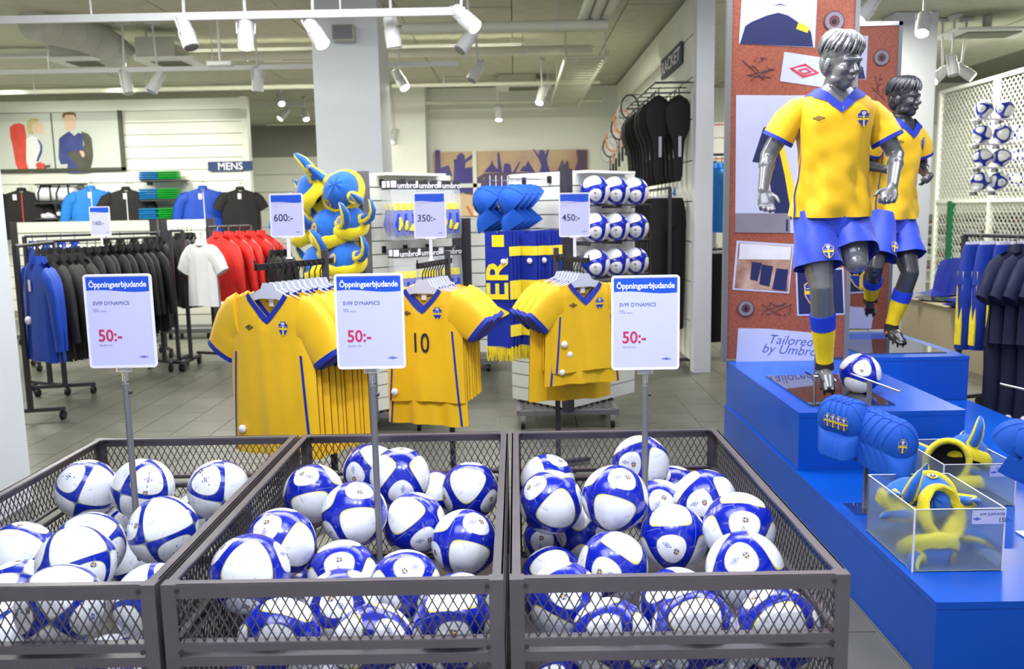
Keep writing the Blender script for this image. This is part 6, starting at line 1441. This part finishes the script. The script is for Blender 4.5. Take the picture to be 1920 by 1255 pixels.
MB().box((0, .2, -a.z / 2 - .2), (.08, .08, a.z - .4)).obj('stand', GREY, t, False)
# ================================================================== ball cage and bench (right background)
XM = 6.45; ZM = 3.28
t = thing('cage_fence', 'white framed expanded mesh fence of the ball cage at right', 'fence', (XM, 12.2, 0))
b = MB(); mesh_panel(b, (0, -3.1, .1), (0, 1, 0), (0, 0, 1), 4.6, ZM - .15, .10, 1.0, .009, .005); b.obj('mesh_panel', mat('cage_wire', (206, 210, 200), .5, noise=.05), t, False)['kind'] = 'stuff'
for y in (-3.1, -1.6, -.1, 1.45): MB().box((0, y, ZM / 2), (.06, .06, ZM)).obj('fence_post', WHITE, t, False)
for z in (ZM, 1.66, .1): MB().box((0, -.82, z), (.05, 4.6, .05)).obj('fence_rail', WHITE, t, False)
for y in (.95,): MB().box((-.01, y, .83), (.08, .09, 1.66)).obj('green_post', GREENP, t, False)
kk = 0
for r_, (py, xs) in enumerate(((205, (1845, 1884)), (252, (1842, 1880)), (296, (1843, 1878)), (340, (1838, 1872)))):
    for q, px in enumerate(xs):
        p = at(px, py, 10.9); football(p, '%s ball on the %s shelf in the cage at right' % (('left', 'right')[q], ('top', 'second', 'third', 'lowest')[r_]), 'balls on the cage shelves')
        s = thing('ball_shelf', '%s small shelf, %s row, in the ball cage' % (('left', 'right')[q], ('top', 'second', 'third', 'lowest')[r_]), 'shelf', (p.x, p.y, p.z - .112)); MB().box((0, .0, -.008), (.24, .2, .012)).obj('board', ACRYL if 0 else TAGW, s, False); MB().box((0, .14, -.03), (.03, .12, .05)).obj('bracket', GREY, s, False)
    for q, px in enumerate((1862, 1905, 1918)):
        if r_ == 0: continue
        p = at(px, py - 8 + 4 * q, 13.2); football(p, '%s small far ball behind the %s shelf in the cage' % (('left', 'middle', 'right')[q], ('', 'second', 'third', 'lowest')[r_]), 'far balls in the cage')
        s = thing('ball_shelf', '%s far small shelf behind the %s row in the ball cage' % (('left', 'middle', 'right')[q], ('', 'second', 'third', 'lowest')[r_]), 'shelf', (p.x, p.y, p.z - .112)); MB().box((0, 0, -.008), (.24, .2, .012)).obj('board', TAGW, s, False); MB().box((0, .14, -.03), (.03, .12, .05)).obj('bracket', GREY, s, False)
t = thing('shelf_wall', 'pale shelving wall of shoes behind the ball cage', 'shelving', (7.8, 15.7, 0))
MB().box((0, .2, 1.5), (2.5, .06, 3.0)).obj('back_panel', WHITE, t, False)
for k in range(7): MB().box((0, .05, .25 + .2 * k), (2.4, .3, .02)).obj('shelf_board', WHITE, t, False)
SH = [WFAB, mat('shoe_brown', (150, 90, 66), .6, noise=.2), mat('shoe_grey', (120, 124, 122), .6, noise=.2), BLK2]
for k in range(5):
    for q in range(9):
        shoe((6.72 + .27 * q + .03 * (k % 2), 15.72, .465 + .2 * k), R(-90 + 25), SH[(k * 3 + q * 2 + (q * q) % 3) % 4], '%s shoe from the left on the %s shelf of the shoe wall' % (ORD[q], ORD[k]), 'shoes on the far shoe wall', 1.0)
# bench with stadium seats
t = thing('bench_box', 'beige boxed bench under blue stadium seats', 'bench', (4.75, 9.05, 0)); bz = at(1760, 570, 9.4).z
MB().box((0, 0, bz / 2), (.62, 2.1, bz)).obj('box', BENCH, t, False); MB().box((0, 0, bz + .006), (.66, 2.12, .012)).obj('top_board', BENCH, t, False)
def stadium_seat(p, label):
    t = thing('stadium_seat', label, 'seat', p, R(-50), 'blue stadium seats'); t.scale = (1.15,) * 3; 
    b = MB(); b.grid(lambda u, v: Vector(((u - .5) * .44 * (1 - .12 * abs(v - .5)), -.22 + .44 * v, .035 + .05 * ((u - .5) * 2) ** 2 * .6 + .02 * (2 * v - 1) ** 2)), 10, 8); b.grid(lambda u, v: Vector(((u - .5) * .42, -.21 + .42 * v, .012 + .02 * ((u - .5) * 2) ** 2)), 6, 6); b.obj('seat_pan', SEATB, t)
    b = MB(); f = lambda u, v, o=0: Vector(((u - .5) * .42 * (1 - .35 * max(0, v - .55) ** 1.3), .20 + .10 * v - .05 * (1 - ((u - .5) * 2) ** 2) + o, .05 + .34 * v * (1 - .12 * ((u - .5) * 2) ** 2))); b.grid(lambda u, v: f(u, v), 10, 8); b.grid(lambda u, v: f(u, v, .015), 10, 8); b.obj('backrest', SEATB, t)
    MB().box((0, 0, .006), (.3, .3, .012)).obj('mount', BLACK, t, False)
stadium_seat((4.68, 9.62, bz + .013), 'left blue plastic stadium seat on the beige bench'); stadium_seat((4.66, 8.9, bz + .013), 'right blue plastic stadium seat on the beige bench, half hidden by tracksuits')
# tracksuit rack at the right edge
zr = at(1880, 448, 6.6).z
rack((at(1815, 445, 6.9).x, 6.95, 0), (at(1990, 450, 6.2).x, 6.1, 0), zr + .02, 'dark rack of blue tracksuit trousers and navy tops at the right edge')
def shorts_hang(label):
    t = trousers(label, 'g', mat('track_blue', (24, 54, 150), .5, noise=.15, nscale=6, bump=.2, bscale=12), .80, PLUSHY); return t
row(shorts_hang('x'), at(1838, 458, 6.75), Vector((.55, -.35, 0)).normalized(), 4, .10, R(24), lambda k: ORD[k] + ' royal blue tracksuit trousers with yellow stripe from the left at right edge', 'blue tracksuit trousers')
row(proto_j(NAVY, .50, .66, ph=.4, sleeve='short', sl=.24, zipm=None), at(1905, 466, 6.35), Vector((.5, -.35, 0)).normalized(), 4, .09, R(30), lambda k: ORD[k] + ' navy training top from the left at the right picture edge', 'navy tops at the right edge')
nt_ = trousers('x', 'g', NAVY, .98); tagball(nt_, (-.16, -.05, -.82), .03)
row(nt_, at(1892, 570, 6.4), Vector((.5, -.3, 0)).normalized(), 4, .10, R(20), lambda k: ORD[k] + ' long navy trousers from the left below the navy tops', 'navy trousers at the right edge')
